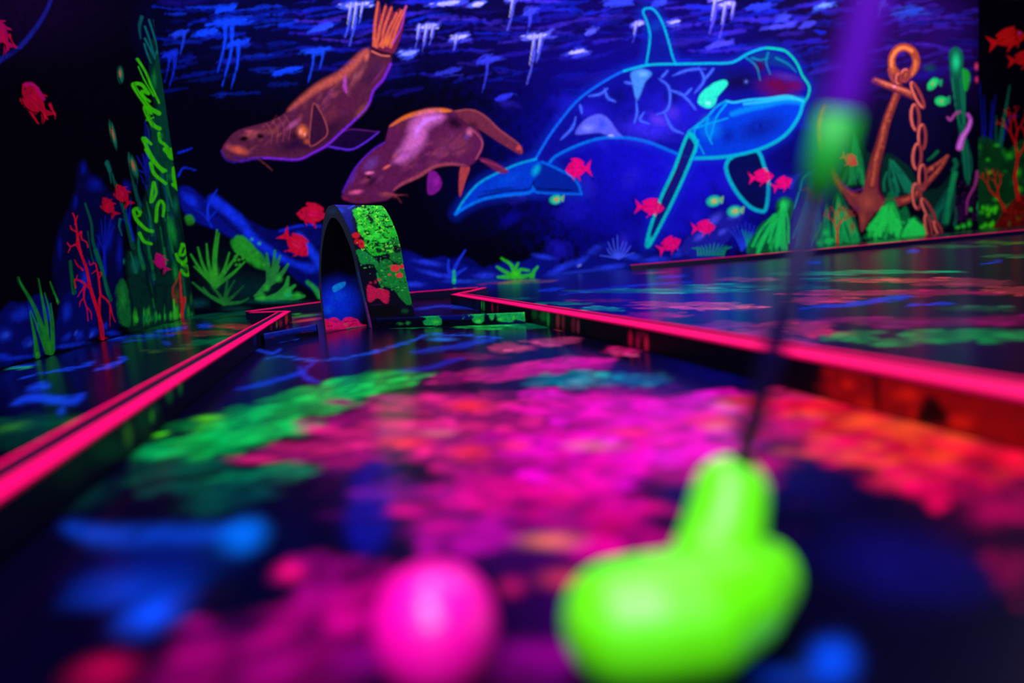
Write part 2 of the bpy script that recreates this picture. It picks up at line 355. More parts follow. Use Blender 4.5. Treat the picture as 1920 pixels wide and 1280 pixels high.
o.F(pecL, (12, 20, 110), .95, 3); o.B(1130, 880, 26, 150, (40, 0, 90), .7, 25); o.S(pecL, 16, (0, 200, 190), .95, 5, closed=True); o.B(1010, 1200, 14, 34, (0, 220, 190), .9, 12)
o.S([(1200, 675), (1220, 690), (1240, 720)], 16, (0, 190, 190), .8, 6)
o.F(fl1, (0, 62, 200), .95, 4); o.F(fl2, (0, 36, 150), .95, 4); o.B(300, 900, 100, 40, (0, 80, 215), .7, -25); o.B(440, 850, 30, 50, (0, 190, 215), .85, 30); o.B(250, 950, 140, 14, (0, 20, 110), .8, -8)
o.S(fl1[:6], 12, (0, 165, 215), .9, 5); o.S(fl1[5:11], 15, (0, 120, 235), .95, 5); o.S([(150, 985), (300, 955), (400, 945), (430, 905)], 7, (0, 8, 60), .9, 4); o.S(fl2[:4], 12, (0, 110, 230), .9, 5); o.S(fl2[3:], 11, (0, 105, 225), .9, 4)
o.S([(425, 910), (440, 940), (520, 945), (620, 950)], 6, (0, 8, 60), .9, 4)
fig('painted_orca', 'orca outlined in glowing cyan with turquoise eye patch', [o.T(p) for p in (body, fl1, fl2, pecL, pecR, dors)])

# ---- sea lion diving down left
o = BW.crop(400, 0, .25)
b1 = [(58, 1135), (110, 1040), (190, 975), (330, 935), (480, 885), (600, 790), (780, 650), (960, 555), (1080, 440), (1160, 355), (1240, 385), (1330, 420), (1328, 490), (1270, 600), (1200, 670), (1160, 790), (1060, 900), (960, 990), (850, 1090), (740, 1150), (640, 1195), (480, 1190), (330, 1185), (200, 1210), (100, 1190)]
f1 = [(850, 1090), (960, 985), (1050, 970), (1240, 990), (1150, 1060), (1040, 1120), (930, 1110)]
t1 = [(1190, 350), (1205, 200), (1225, 8), (1250, 30), (1260, 110), (1290, 25), (1310, 60), (1340, 40), (1350, 90), (1375, 80), (1400, 60), (1420, 90), (1445, 35), (1450, 60), (1425, 200), (1390, 320), (1345, 405), (1260, 390)]
o.F(f1, (24, 2, 50), .9, 3); o.S([(850, 1095), (930, 1110), (1040, 1120), (1150, 1060), (1240, 990)], 16, (90, 40, 205), .9, 8, 12); o.S([(960, 990), (1050, 970), (1240, 990)], 9, (100, 30, 120), .7, 6)
o.F(b1, (84, 30, 58), .98, 4); o.B(850, 1000, 330, 120, (40, 10, 44), .9, -38); o.B(1180, 560, 60, 150, (62, 22, 62), .9, 35); o.B(420, 960, 90, 30, (50, 16, 44), .7, -10)
o.B(1000, 780, 230, 120, (88, 26, 66), .9, -48, nz=.3); o.B(620, 1080, 260, 90, (42, 10, 50), .9, -15, nz=.3); o.B(1230, 500, 60, 90, (70, 30, 70), .7, 20)
o.B(1080, 560, 50, 160, (150, 76, 84), .8, 35, nz=.3); o.S([(560, 830), (780, 660), (960, 565), (1080, 450), (1150, 370)], 64, (200, 92, 74), .8, 46, closed=2); o.B(1150, 420, 30, 70, (215, 105, 80), .85, 15)
o.B(1240, 560, 14, 150, (120, 40, 110), .7, 38); o.S([(1330, 480), (1270, 600), (1200, 680), (1160, 790), (1060, 900), (960, 990), (850, 1090), (740, 1150), (640, 1195), (480, 1190), (330, 1185), (200, 1210)], 20, (120, 36, 210), .85, 12, 16)
o.S([(990, 560), (985, 640), (1000, 700)], 30, (190, 74, 190), .8, 22, closed=2); o.B(1110, 830, 110, 40, (160, 80, 50), .5, -50); o.B(880, 700, 60, 40, (140, 56, 120), .6, -40)
o.B(880, 860, 120, 70, (110, 40, 60), .7, -50, nz=.4)
o.B(290, 1010, 120, 50, (165, 74, 84), .8, -15); o.B(190, 1125, 110, 46, (215, 92, 62), .95, 14); o.B(110, 1100, 40, 40, (150, 60, 80), .8); o.B(270, 985, 60, 20, (200, 84, 90), .6)
o.B(230, 1040, 52, 26, (8, 2, 10), 1, -8); o.B(350, 1020, 40, 26, (14, 4, 12), .95, 20); o.S([(150, 1180), (250, 1195), (360, 1185)], 14, (50, 20, 110), .8, 8)
o.S([(60, 1130), (90, 1190), (160, 1215), (260, 1195)], 14, (50, 24, 130), .85, 8)
for k in range(4): o.S([(400+45*k, 930-22*k), (440+45*k, 1000-20*k), (430+45*k, 1080-10*k)], 12, (145, 62, 84), .6, 9, 6)
o.B(600, 930, 90, 34, (190, 90, 150), .8, -35); o.B(600, 1020, 50, 50, (30, 8, 30), .8)
o.B(670, 985, 60, 75, (235, 115, 50), .97, -15); o.B(655, 985, 22, 34, (255, 150, 130), 1); o.B(685, 1005, 14, 26, (255, 160, 140), .9); o.B(700, 1060, 40, 34, (190, 80, 50), .8)
for k in range(70):
    t = R_.random(); x = 200+900*t+R_.uniform(-40, 80); y = 1080-560*t+R_.uniform(-10, 110)*(1-.6*abs(t-.5))
    o.B(x, y, R_.uniform(30, 90), R_.uniform(12, 34), R_.choice([(150, 66, 74), (60, 18, 50), (120, 46, 96), (170, 84, 60)]), R_.uniform(.15, .4), -50+R_.uniform(-20, 20), nz=.8)
i1 = [(755, 775), (830, 890), (855, 1000), (800, 1060), (738, 1095), (718, 1060), (732, 900)]
o.F(i1, (50, 14, 48), .95, 3); o.S(i1, 12, (150, 66, 66), .85, 6, closed=True)
o.F(t1, (110, 30, 60), .95, 3)
for a, b in (((1205, 340), (1235, 20)), ((1225, 350), (1290, 50)), ((1250, 340), (1335, 60)), ((1270, 350), (1375, 100)), ((1300, 340), (1410, 80)), ((1330, 350), (1445, 50))): o.S([a, ((a[0]+b[0])/2-8, (a[1]+b[1])/2), b], 26, (222, 98, 66), .85, 10, 16)
o.S([(1345, 330), (1410, 200), (1445, 45)], 10, (170, 60, 200), .8, 6); o.B(1300, 310, 60, 40, (225, 120, 50), .85, -40); o.B(1250, 300, 14, 70, (60, 8, 40), .9, 20); o.B(1330, 220, 12, 60, (60, 8, 50), .7, 20)
o.F([(1180, 350), (1240, 375), (1345, 405), (1330, 425), (1200, 385)], (40, 6, 30), .9, 4); o.S([(1190, 385), (1260, 415), (1320, 420)], 14, (220, 110, 90), .8, 8)
o.B(228, 1040, 56, 30, (4, 0, 6), 1, -8); o.B(350, 1022, 42, 28, (8, 2, 8), .95, 20); o.S([(330, 1185), (400, 1240), (440, 1275)], 8, (110, 50, 50), .8, 5)
fig('painted_sea_lion', 'brown sea lion diving with its hind flippers up at the top', [o.T(p) for p in (b1, f1, t1)])

# ---- second sea lion
o = BW.crop(600, 160, .25)
b2 = [(168, 850), (180, 790), (240, 660), (300, 570), (400, 480), (480, 430), (508, 340), (530, 288), (640, 230), (780, 190), (900, 176), (995, 188), (1090, 290), (1180, 330), (1225, 440), (1180, 555), (1100, 612), (980, 598), (860, 615), (760, 680), (640, 740), (560, 790), (520, 850), (430, 872), (280, 885)]
t2 = [(980, 200), (1130, 178), (1240, 228), (1340, 325), (1480, 430), (1522, 490), (1500, 518), (1420, 475), (1330, 420), (1210, 340), (1120, 300), (1050, 250)]
s2 = [(1190, 548), (1280, 560), (1412, 642), (1350, 658), (1270, 610)]
d2_ = [(1055, 605), (1122, 615), (1090, 720), (1052, 835), (1040, 760)]
p2 = [(812, 660), (870, 650), (915, 730), (880, 800), (808, 812)]
o.F(t2, (112, 40, 64), .97, 3); o.S([(980, 200), (1130, 185), (1240, 235), (1340, 330), (1480, 435), (1510, 500)], 14, (150, 66, 74), .8, 7); o.B(1150, 300, 70, 40, (50, 10, 36), .8, 30); o.B(1490, 470, 30, 34, (225, 84, 74), .85, 50); o.B(1405, 450, 14, 12, (190, 70, 60), .8)
o.F(s2, (110, 30, 70), .95, 3); o.S([(1210, 565), (1300, 590), (1400, 640)], 12, (150, 50, 100), .6, 6)
o.F(d2_, (176, 64, 66), .95, 3); o.F(p2, (120, 20, 130), .95, 3); o.B(870, 720, 40, 60, (160, 30, 160), .7)
o.F(b2, (92, 26, 74), .98, 4)
o.B(1010, 280, 110, 70, (20, 4, 30), .97, 25); o.B(620, 300, 100, 60, (96, 34, 60), .8, -30); o.B(1000, 440, 200, 130, (120, 46, 80), .8, nz=.3); o.B(880, 540, 250, 60, (84, 24, 70), .8, -12)
o.S([(520, 310), (640, 240), (780, 200), (900, 186), (990, 192)], 34, (225, 110, 40), .95, 18, closed=2); o.B(930, 195, 60, 16, (240, 130, 30), .9)
o.S([(930, 235), (820, 250), (740, 310), (720, 400), (650, 500), (560, 570)], 130, (215, 110, 190), .85, 90, closed=2); o.S([(900, 240), (800, 262), (735, 330), (715, 400)], 34, (215, 130, 245), .8, 26, closed=2)
o.B(640, 520, 60, 40, (170, 70, 190), .6, -30); o.B(740, 400, 40, 90, (205, 100, 190), .5, 20)
o.B(380, 590, 110, 60, (110, 60, 150), .75, -45); o.B(500, 612, 50, 18, (245, 110, 90), .95, -28); o.B(560, 530, 44, 20, (220, 90, 80), .6, -40)
o.B(1120, 350, 40, 50, (215, 110, 150), .9); o.B(1100, 385, 34, 30, (110, 70, 170), .7); o.S([(1150, 340), (1205, 400), (1215, 460), (1170, 550)], 14, (175, 74, 100), .7, 9); o.S([(1100, 600), (980, 590), (860, 608), (740, 680), (620, 735), (545, 790)], 26, (165, 72, 84), .8, 18, closed=2)
o.B(390, 720, 90, 60, (46, 10, 40), .9, -10); o.B(365, 690, 26, 14, (6, 2, 10), 1); o.B(370, 658, 46, 16, (235, 110, 160), .95, -5); o.B(270, 800, 80, 26, (240, 96, 150), .9, -8); o.B(240, 700, 30, 100, (90, 40, 150), .8, 28)
o.S([(170, 800), (240, 660), (310, 565), (400, 480), (480, 430)], 12, (90, 30, 200), .7, 8); o.B(300, 850, 130, 30, (90, 24, 50), .9); o.B(500, 820, 100, 30, (150, 64, 76), .85, 4); o.B(195, 850, 30, 16, (150, 10, 40), .9)
for k in range(60):
    t = R_.random(); x = 300+800*t+R_.uniform(-60, 60); y = 700-320*t+R_.uniform(-60, 120)
    o.B(x, y, R_.uniform(30, 90), R_.uniform(14, 34), R_.choice([(170, 70, 110), (60, 14, 56), (130, 50, 120), (150, 60, 70)]), R_.uniform(.12, .35), -30+R_.uniform(-20, 20), nz=.8)
for e in ((660, 825), (610, 880), (560, 850)): o.S([(480, 810), (560, 820), e], 14, (150, 60, 70), .75, 9, 3)
fig('painted_sea_lion', 'plum-brown sea lion with a pale sheen, nosing down over the arch', [o.T(p) for p in (b2, t2, s2, d2_, p2)])

BW.B(365, 690, 30, 15, (3, 0, 6), 1); BW.B(370, 655, 50, 18, (240, 116, 166), .95, -5)
# ---- blue rocks along the foot of the back wall
def rockfill(o, pts, c=(10, 36, 190), a=.95):
    P = o.F(pts, (4, 10, 90), a, 4, nz=.4); return P
o = BW.crop(0, 280, .3281)
r1 = [(1020, 230), (1080, 215), (1180, 290), (1240, 360), (1190, 440), (1060, 370)]
r2 = [(1180, 430), (1250, 370), (1310, 340), (1380, 370), (1440, 470), (1500, 560), (1560, 640), (1480, 640), (1380, 540), (1250, 470)]
for r, cc in ((r1, (1090, 290)), (r2, (1330, 410))):
    o.F(r, (4, 14, 120), .95, 6, nz=.4); o.B(cc[0], cc[1], 90, 45, (12, 44, 215), .9, 40, nz=.6)
o.S([(1210, 440), (1170, 380), (1110, 340)], 16, (10, 36, 190), .9, 6, 4); o.S([(1190, 400), (1190, 320), (1240, 230)], 18, (12, 50, 215), .9, 6, 6); o.S([(1190, 400), (1250, 340)], 12, (10, 36, 190), .8, 5)
o.S([(1020, 20), (1080, 0), (1100, -10)], 14, (10, 40, 200), .8, 5, 5); o.S([(1020, 150), (1050, 105), (1120, 120)], 14, (10, 40, 200), .8, 6, 5)
BW.crop(440, 340, .25)
o = BW
ridge = [(-200, 120), (-60, 170), (60, 260), (180, 330), (300, 370), (440, 330), (560, 318), (700, 330), (900, 420), (1100, 500), (1300, 520), (1500, 600), (1700, 560), (1850, 640), (1980, 760), (1500, 860), (700, 860), (300, 600), (0, 380), (-120, 260)]
o.F(ridge, (3, 8, 90), .96, 9, nz=.5)
o.S([(-160, 140), (20, 280), (130, 420), (260, 520), (400, 600), (520, 640)], 80, (14, 48, 225), .85, 50, 30, nz=.4)
o.S([(480, 420), (600, 560), (640, 640)], 70, (16, 60, 235), .85, 50, 40); o.B(560, 650, 110, 60, (14, 50, 215), .8, 10, nz=.5); o.S([(340, 372), (500, 330), (640, 335)], 20, (12, 40, 200), .8, 12)
o.B(420, 440, 130, 60, (4, 4, 60), .8)
o = BW.crop(780, 400, .2711)
o.F([(-80, 280), (60, 320), (200, 300), (420, 380), (620, 330), (720, 340), (860, 280), (940, 280), (1010, 360), (1120, 300), (1260, 200), (1380, 240), (1480, 270), (1600, 260), (1750, 290), (1980, 180), (2080, 120), (2080, 330), (1500, 420), (860, 500), (-80, 560)], (6, 14, 120), .9, 8, nz=.5)
for x, y, rx, ry, an in ((80, 340, 150, 30, 8), (130, 420, 170, 26, 14), (480, 430, 110, 34, 0), (880, 300, 110, 26, 10), (1000, 380, 160, 40, -28), (1140, 330, 90, 30, -30), (1240, 250, 80, 40, -30), (1350, 370, 170, 34, -6), (1500, 300, 90, 34, 0), (1650, 320, 130, 30, -4), (1840, 260, 110, 40, -30), (300, 470, 160, 22, 0), (-20, 490, 120, 30, 0), (1720, 360, 120, 20, -5)):
    o.B(x, y, rx, ry, (34, 62, 232), .85, an, nz=.7)
o.B(1250, 260, 60, 50, (10, 10, 110), .7); o.B(1130, 360, 26, 14, (120, 150, 245), .9, -30); o.B(520, 470, 400, 26, (10, 70, 150), .5); o.B(1120, 405, 300, 22, (30, 60, 200), .7, -6)
for a, b in (((235, 420), (225, 320)), ((250, 420), (340, 255)), ((270, 430), (345, 380)), ((235, 440), (200, 420))): o.S([a, ((a[0]+b[0])/2-8, (a[1]+b[1])/2), b], 30, (24, 54, 215), .9, 10, 12)
o.S([(262, 475), (262, 400)], 26, (20, 190, 120), .9, 10, 20); o.B(265, 460, 14, 20, (30, 230, 110), .8)
fig('painted_sea_anemone', 'blue branching sprout with a green foot, right of the arch', [o.T([(180, 480), (180, 400), (215, 300), (330, 240), (360, 260), (300, 380), (350, 375), (300, 480)])])
for a in range(9):
    an = math.radians(-175+a*20); o.S([(1400, 310), (1400+62*math.cos(an), 305+62*math.sin(an)), (1400+R_.uniform(75, 130)*math.cos(an), 300+R_.uniform(100, 150)*math.sin(an))], 14, (60, 90, 240), .85, 7, 6)
fig('painted_sea_anemone', 'pale blue spiky tuft on the blue rocks below the orca', [o.T([(1260, 320), (1300, 220), (1380, 140), (1440, 170), (1480, 240), (1440, 330)])])
gs = [((680, 440), (660, 360), (590, 310)), ((680, 440), (610, 400), (560, 370)), ((700, 430), (720, 390), (780, 395)), ((800, 440), (815, 400), (840, 370)), ((690, 440), (690, 380), (705, 345)), ((660, 440), (600, 440), (565, 440)), ((720, 440), (770, 430), (790, 420))]
for g in gs: o.S(g, 34, (40, 200, 30), .9, 14, 14)
o.B(690, 420, 50, 30, (60, 240, 40), .8)
fig('painted_seaweed', 'bright green leafy tuft at the foot of the back wall, left of centre', [o.T([(550, 445), (545, 360), (575, 300), (620, 310), (680, 350), (715, 340), (790, 380), (850, 360), (845, 440), (700, 460)])])

# ---- green plants by the left corner
o = BW.crop(0, 280, .3281)
o.B(1250, 720, 220, 260, (2, 24, 20), .8, nz=.5)
o.F([(1060, 380), (1100, 380), (1110, 420), (1070, 430)], (30, 130, 30), .9, 5, nz=.5)
gb = [(1320, 520), (1370, 495), (1420, 520), (1463, 570), (1520, 620), (1540, 680), (1480, 680), (1400, 620), (1340, 580)]
o.F(gb, (24, 130, 34), .95, 6, nz=.8)
for i in range(26): o.B(R_.uniform(1340, 1510), R_.uniform(510, 660), 16, 14, (60, 205, 50), .5, nz=.5)
fig('painted_sponge', 'knobbly green sponge on the blue rocks by the left corner', [o.T(gb)])
def frond(o, base, tips, w=26, c=(34, 150, 34), a=.9):
    for t in tips: o.S([base, ((base[0]*.45+t[0]*.55)+R_.uniform(-14, 14), (base[1]*.45+t[1]*.55)+10), t], w, c, a, 8, w*.35)
frond(o, (1230, 780), [(1240, 460), (1180, 540), (1090, 600), (1110, 670), (1310, 590), (1380, 570), (1370, 670), (1400, 640), (1250, 480), (1130, 560)])
frond(o, (1280, 880), [(1160, 790), (1390, 780), (1340, 750), (1210, 780), (1420, 850), (1300, 740), (1100, 760)], 24, (26, 120, 40))
o.B(1230, 730, 40, 100, (50, 175, 40), .7, nz=.5); o.B(1130, 880, 90, 40, (6, 70, 70), .7, nz=.6); o.B(1350, 910, 130, 26, (6, 60, 50), .8)
fig('painted_seaweed', 'large green branching weed just right of the left corner', [o.T([(1080, 600), (1140, 520), (1200, 470), (1250, 450), (1290, 560), (1390, 560), (1410, 680), (1430, 850), (1300, 900), (1150, 880), (1090, 760)])])
o = BW.crop(440, 340, .25)
o.B(120, 800, 420, 170, (2, 40, 40), .75, nz=.4)
o.F([(0, 420), (60, 412), (130, 470), (190, 600), (180, 650), (120, 620), (60, 560), (0, 520)], (30, 150, 34), .9, 8, nz=.8)
frond(o, (260, 760), [(240, 540), (300, 520), (340, 560), (400, 620), (360, 680), (150, 860), (330, 640)], 50, (30, 130, 50))
frond(o, (330, 860), [(520, 860), (450, 780), (400, 720), (240, 880), (160, 880), (380, 840)], 60, (30, 150, 50))
for q in ((200, 860, 50, 40), (240, 800, 40, 40), (400, 830, 50, 50), (470, 850, 50, 34), (330, 730, 40, 40), (200, 880, 60, 26)): o.B(*q, (40, 190, 50), .75, nz=.5)
o.B(400, 850, 40, 40, (10, 190, 110), .7); o.S([(640, 860), (600, 800), (545, 755)], 44, (30, 160, 60), .9, 20, 24); o.B(300, 900, 330, 26, (4, 90, 70), .7)
fig('painted_seaweed', 'leafy green weed to the left of the arch', [o.T([(140, 900), (180, 780), (220, 560), (310, 500), (400, 610), (400, 700), (470, 770), (530, 860), (480, 910), (300, 915)])])

# ---- right part: green coral hills
o = BW.crop(1400, 200, .2711)
def hill(pts, base, streak, n=16, a=.96):
    P = o.F(pts, base, a, 5, nz=.7); Q = np.array(pts, float); x0, y0 = Q.min(0); x1, y1 = Q.max(0); ap = Q[Q[:, 1].argmin()]
    for i in range(n):
        u = R_.uniform(.05, .95); bx = x0+(x1-x0)*u; by = y1-R_.uniform(0, .25)*(y1-y0); t = R_.uniform(.1, .75)
        tx = ap[0]+(bx-ap[0])*t*.8; ty = ap[1]+(by-ap[1])*t
        o.S([(tx, ty), ((tx+bx)/2+R_.uniform(-22, 22), (ty+by)/2), (bx, by)], 16, streak, R_.uniform(.35, .85), 12, 22, nz=.6)
    return P
dg = (2, 34, 26)
hill([(690, 340), (700, 240), (740, 160), (800, 160), (820, 300), (860, 340), (840, 520), (690, 560), (640, 480)], dg, (14, 130, 60), 16)
hill([(930, 560), (940, 380), (980, 320), (1060, 370), (1140, 440), (1200, 560), (1250, 640), (1000, 660)], dg, (8, 110, 70), 14)
hill([(1240, 820), (1230, 600), (1330, 560), (1400, 480), (1450, 440), (1420, 600), (1400, 820)], dg, (6, 92, 66), 14)
o.S([(1320, 310), (1280, 350), (1250, 370)], 22, (6, 100, 50), .9, 8, 10); o.S([(1385, 800), (1400, 640), (1440, 460)], 26, (10, 130, 66), .8, 12, 40, nz=.4); o.S([(1440, 370), (1450, 400), (1430, 440)], 30, (6, 100, 60), .8, 12)
fig('painted_coral', 'dark green folded coral behind the upper shank of the anchor', [o.T([(690, 340), (700, 240), (740, 160), (800, 160), (820, 300), (860, 340), (840, 520), (690, 560), (640, 480)])])
fig('painted_coral', 'dark green folded coral between the anchor shank and the chain', [o.T([(930, 560), (940, 380), (980, 320), (1060, 370), (1140, 440), (1150, 600), (960, 640)])])
# blue rocks left of the hills
o.B(280, 620, 240, 180, (16, 20, 150), .8, 30, nz=.6)
# grass tufts near the foot
b0 = BW.crop(840, 0, .375)
b0.F([(1160, 1260), (1240, 1140), (1330, 1060), (1400, 1050), (1480, 1040), (1460, 1120), (1400, 1200), (1290, 1290)], (24, 26, 150), .95, 6, nz=.5)
for q in ((1330, 1100, 60, 30, -40), (1430, 1080, 50, 24, -20), (1260, 1180, 60, 26, -40), (1370, 1160, 40, 20, -30)): b0.B(*q[:4], (70, 78, 230), .85, q[4], nz=.5)
fig('painted_rock', 'violet-blue boulder under the small green fish', [b0.T([(1160, 1260), (1240, 1140), (1330, 1060), (1400, 1050), (1480, 1040), (1460, 1120), (1400, 1200), (1290, 1270)])])
for k in range(8): b0.S([(1470, 1250), (1440+12*k, 1190), (1400+22*k, 1110+abs(k-4)*8)], 10, (30, 60, 215), .85, 5, 4)
for k in range(6): b0.S([(1500, 1260), (1490+k*6, 1200), (1470+k*16, 1150+k*4)], 10, (0, 150, 110), .8, 5, 4)
for k in range(10): b0.S([(1250+k*14, 1275), (1245+k*16, 1245), (1220+k*22, 1215+abs(k-5)*5)], 8, (20, 180, 70), .75, 5, 3)
for k in range(8): b0.S([(1720, 940), (1700+k*6, 900), (1680+k*14, 880-k*3)], 9, (30, 40, 190), .7, 5, 3)
o = BW.crop(1400, 200, .2711)
mh = [(0, 1010), (30, 920), (100, 810), (200, 740), (205, 670), (250, 622), (310, 640), (330, 700), (300, 800), (280, 1000), (120, 1030)]
hill(mh, (4, 84, 44), (20, 205, 84), 26); o.B(260, 680, 56, 60, (30, 220, 90), .85, nz=.7)
fig('painted_coral', 'bright green coral mound topped by a round head, right of the orca', [o.T(mh)])
bc = [(310, 990), (330, 700), (370, 600), (400, 500), (470, 440), (540, 470), (545, 620), (500, 800), (450, 960)]
hill(bc, (6, 24, 130), (10, 110, 150), 18); o.S([(330, 700), (370, 580), (400, 490), (480, 440)], 12, (0, 150, 160), .85, 6)
fig('painted_coral', 'blue coral cone with teal streaks, seen behind the blurred putter shaft', [o.T(bc)])
o.S([(450, 780), (470, 860), (440, 960)], 10, (30, 150, 90), .7, 6)
g2 = [(450, 980), (520, 760), (550, 620), (580, 760), (590, 900), (600, 960), (520, 975)]
hill(g2, (4, 60, 50), (14, 150, 80), 10)
for q in ((545, 870, 40, 40), (500, 940, 30, 30), (560, 930, 50, 40), (600, 920, 30, 30)): o.B(*q, (20, 215, 80), .85, nz=.8)
g3 = [(580, 680), (630, 575), (680, 660), (740, 760), (770, 860), (790, 950), (640, 960), (590, 860)]
hill(g3, (4, 80, 44), (16, 160, 70), 20)
fig('painted_coral', 'green coral cone behind a small red sea fan, left of the anchor foot', [o.T(g3)])
# anchor
rust = (108, 40, 30); hi = (168, 74, 50)
def rusty(pts, w, w2=None, nzv=.25):
    o.S(pts, w*1.15, (86, 20, 44), .95, 5, None if w2 is None else w2*1.15); o.S(pts, w, rust, .95, 5, w2, nz=nzv)
    P = np.array(pts, float); o.S(P+np.array([-w*.12, -w*.06]), w*.45, hi, .8, w*.3, None if w2 is None else w2*.45, nz=nzv)
    Q = smooth(pts, False, 6)
    for q in Q:
        for k in range(2): o.B(q[0]+R_.uniform(-.4, .4)*w, q[1]+R_.uniform(-.3, .3)*w, R_.uniform(5, 14), R_.uniform(6, 20), R_.choice([(90, 26, 30), (215, 105, 70), (110, 36, 56), (70, 14, 30)]), R_.uniform(.3, .65), R_.uniform(-30, 30), nz=.9)
rusty([(545, 0), (520, 60), (510, 160), (530, 300), (575, 430), (640, 540), (730, 615), (830, 640)], 30, 56)
rusty([(1390, 340), (1340, 420), (1250, 520), (1150, 620), (1040, 660), (930, 670)], 20, 66)
rusty([(1255, 440), (1310, 400), (1390, 338)], 36, 10)
rusty([(1010, -20), (960, 120), (925, 260), (890, 380), (860, 520), (850, 640)], 46, 86)
crown = [(640, 530), (720, 610), (790, 600), (840, 500), (900, 480), (910, 580), (960, 650), (1060, 640), (1040, 690), (940, 700), (880, 740), (820, 830), (790, 860), (770, 740), (700, 660)]
o.F(crown, (116, 44, 44), .95, 5, nz=.4); o.B(830, 660, 90, 90, (150, 66, 50), .8, nz=.4); o.B(800, 780, 34, 70, (150, 66, 40), .7, nz=.4); o.B(760, 700, 50, 30, (100, 30, 70), .6, 40); o.S([(905, 470), (912, 580), (960, 660)], 18, (90, 14, 50), .8, 10)
o.S([(650, 520), (720, 580), (800, 570)], 14, (80, 30, 110), .7, 8)
c5 = BW.crop(1400, 0, .2711)
ringp = [(1085+86*math.cos(t), 425+98*math.sin(t)) for t in np.arange(0, 2*math.pi, .35)]
c5.S(ringp, 60, (96, 30, 44), .95, 6, closed=True); c5.S(ringp, 48, (146, 60, 34), .95, 8, closed=True, nz=.3)
for k in range(50):
    t = R_.uniform(0, 6.283); c5.B(1085+86*math.cos(t)+R_.uniform(-16, 16), 425+98*math.sin(t)+R_.uniform(-16, 16), R_.uniform(6, 14), R_.uniform(6, 14), R_.choice([(110, 40, 30), (235, 130, 70), (150, 60, 40)]), .5, nz=.9)
c5.S([(1000, 460), (1003, 400), (1040, 345), (1090, 330), (1140, 350)], 20, (235, 130, 66), .8, 14); c5.S([(1165, 420), (1155, 490), (1120, 540)], 18, (215, 112, 60), .6, 12)
c5.S([(985, 480), (1010, 550), (1050, 600)], 26, (150, 60, 50), .9, 10)
o = c5; rusty([(1055, 560), (1040, 640), (1010, 720), (960, 860), (930, 990), (900, 1100), (870, 1280)], 46, 54)
rusty([(880, 556), (940, 578), (1060, 620), (1150, 660)], 46, 52, .35); o.S([(885, 548), (1000, 590), (1140, 640)], 12, (230, 116, 90), .7, 8, nz=.3); o.B(1148, 655, 16, 34, (60, 12, 26), .7, 15)
o.S([(880, 580), (1000, 624), (1130, 680)], 14, (60, 14, 60), .7, 8); o.B(1020, 600, 20, 12, (250, 150, 190), .9)
a_out = [np.array(smooth([(1055+122*math.cos(t), 425+135*math.sin(t)) for t in np.arange(0, 6.2, .5)], True, 3))+np.array([30, 0])]
fig('painted_anchor', 'rusty orange anchor with ring and stock on the right of the mural',
    [o.T(a_out[0]), o.T([(865, 540), (890, 530), (1160, 630), (1160, 690), (1080, 680), (1000, 900), (960, 1280), (830, 1280), (900, 1000), (990, 660), (870, 590)])] +
    [BW.crop(1400, 200, .2711).T(p) for p in ([(940, 100), (980, 100), (950, 300), (900, 560), (960, 640), (1130, 600), (1240, 500), (1240, 430), (1400, 320), (1400, 350), (1280, 530), (1160, 670), (900, 740), (790, 870), (760, 740), (600, 560), (560, 420), (540, 250), (500, 160), (520, 0), (560, 0), (540, 160), (570, 300), (640, 500), (760, 590), (830, 520), (900, 240)],)])
# chain
o = BW.crop(1400, 200, .2711)
def link_(x, y, rx, ry, ang=0, w=19):
    c_, s_ = math.cos(math.radians(ang)), math.sin(math.radians(ang))
    P = [(x+rx*math.cos(t)*c_-ry*math.sin(t)*s_, y+rx*math.cos(t)*s_+ry*math.sin(t)*c_) for t in np.arange(0, 2*math.pi, .45)]
    o.S(P, w+8, (50, 8, 44), .95, 4, closed=True); o.S(P, w, (132, 48, 44), .95, 5, closed=True); k = len(P)//2
    o.S([(q[0]-3, q[1]-3) for q in P[k-3:k+5]], w*.5, (225, 112, 84), .9, w*.3)
LK = [(1095, -215, 26, 40, 10), (1050, -190, 16, 36, 0), (1180, -80, 20, 95, -25), (1165, 75, 26, 88, -4), (1212, 210, 24, 84, 0), (1178, 345, 27, 88, 3), (1215, 490, 24, 86, 0), (1175, 620, 27, 86, -4), (1255, 720, 22, 92, -28), (1255, 830, 18, 84, -10), (1325, 850, 16, 60, -25)]
for L in LK: link_(*L)
fig('painted_chain', 'rusty pink chain hanging from the anchor ring', [o.T([(1060, -250), (1130, -250), (1150, -150), (1225, -100), (1240, 60), (1250, 300), (1250, 580), (1290, 700), (1350, 880), (1260, 900), (1220, 760), (1150, 700), (1150, 300), (1130, 0), (1140, -60), (1080, -150)])])
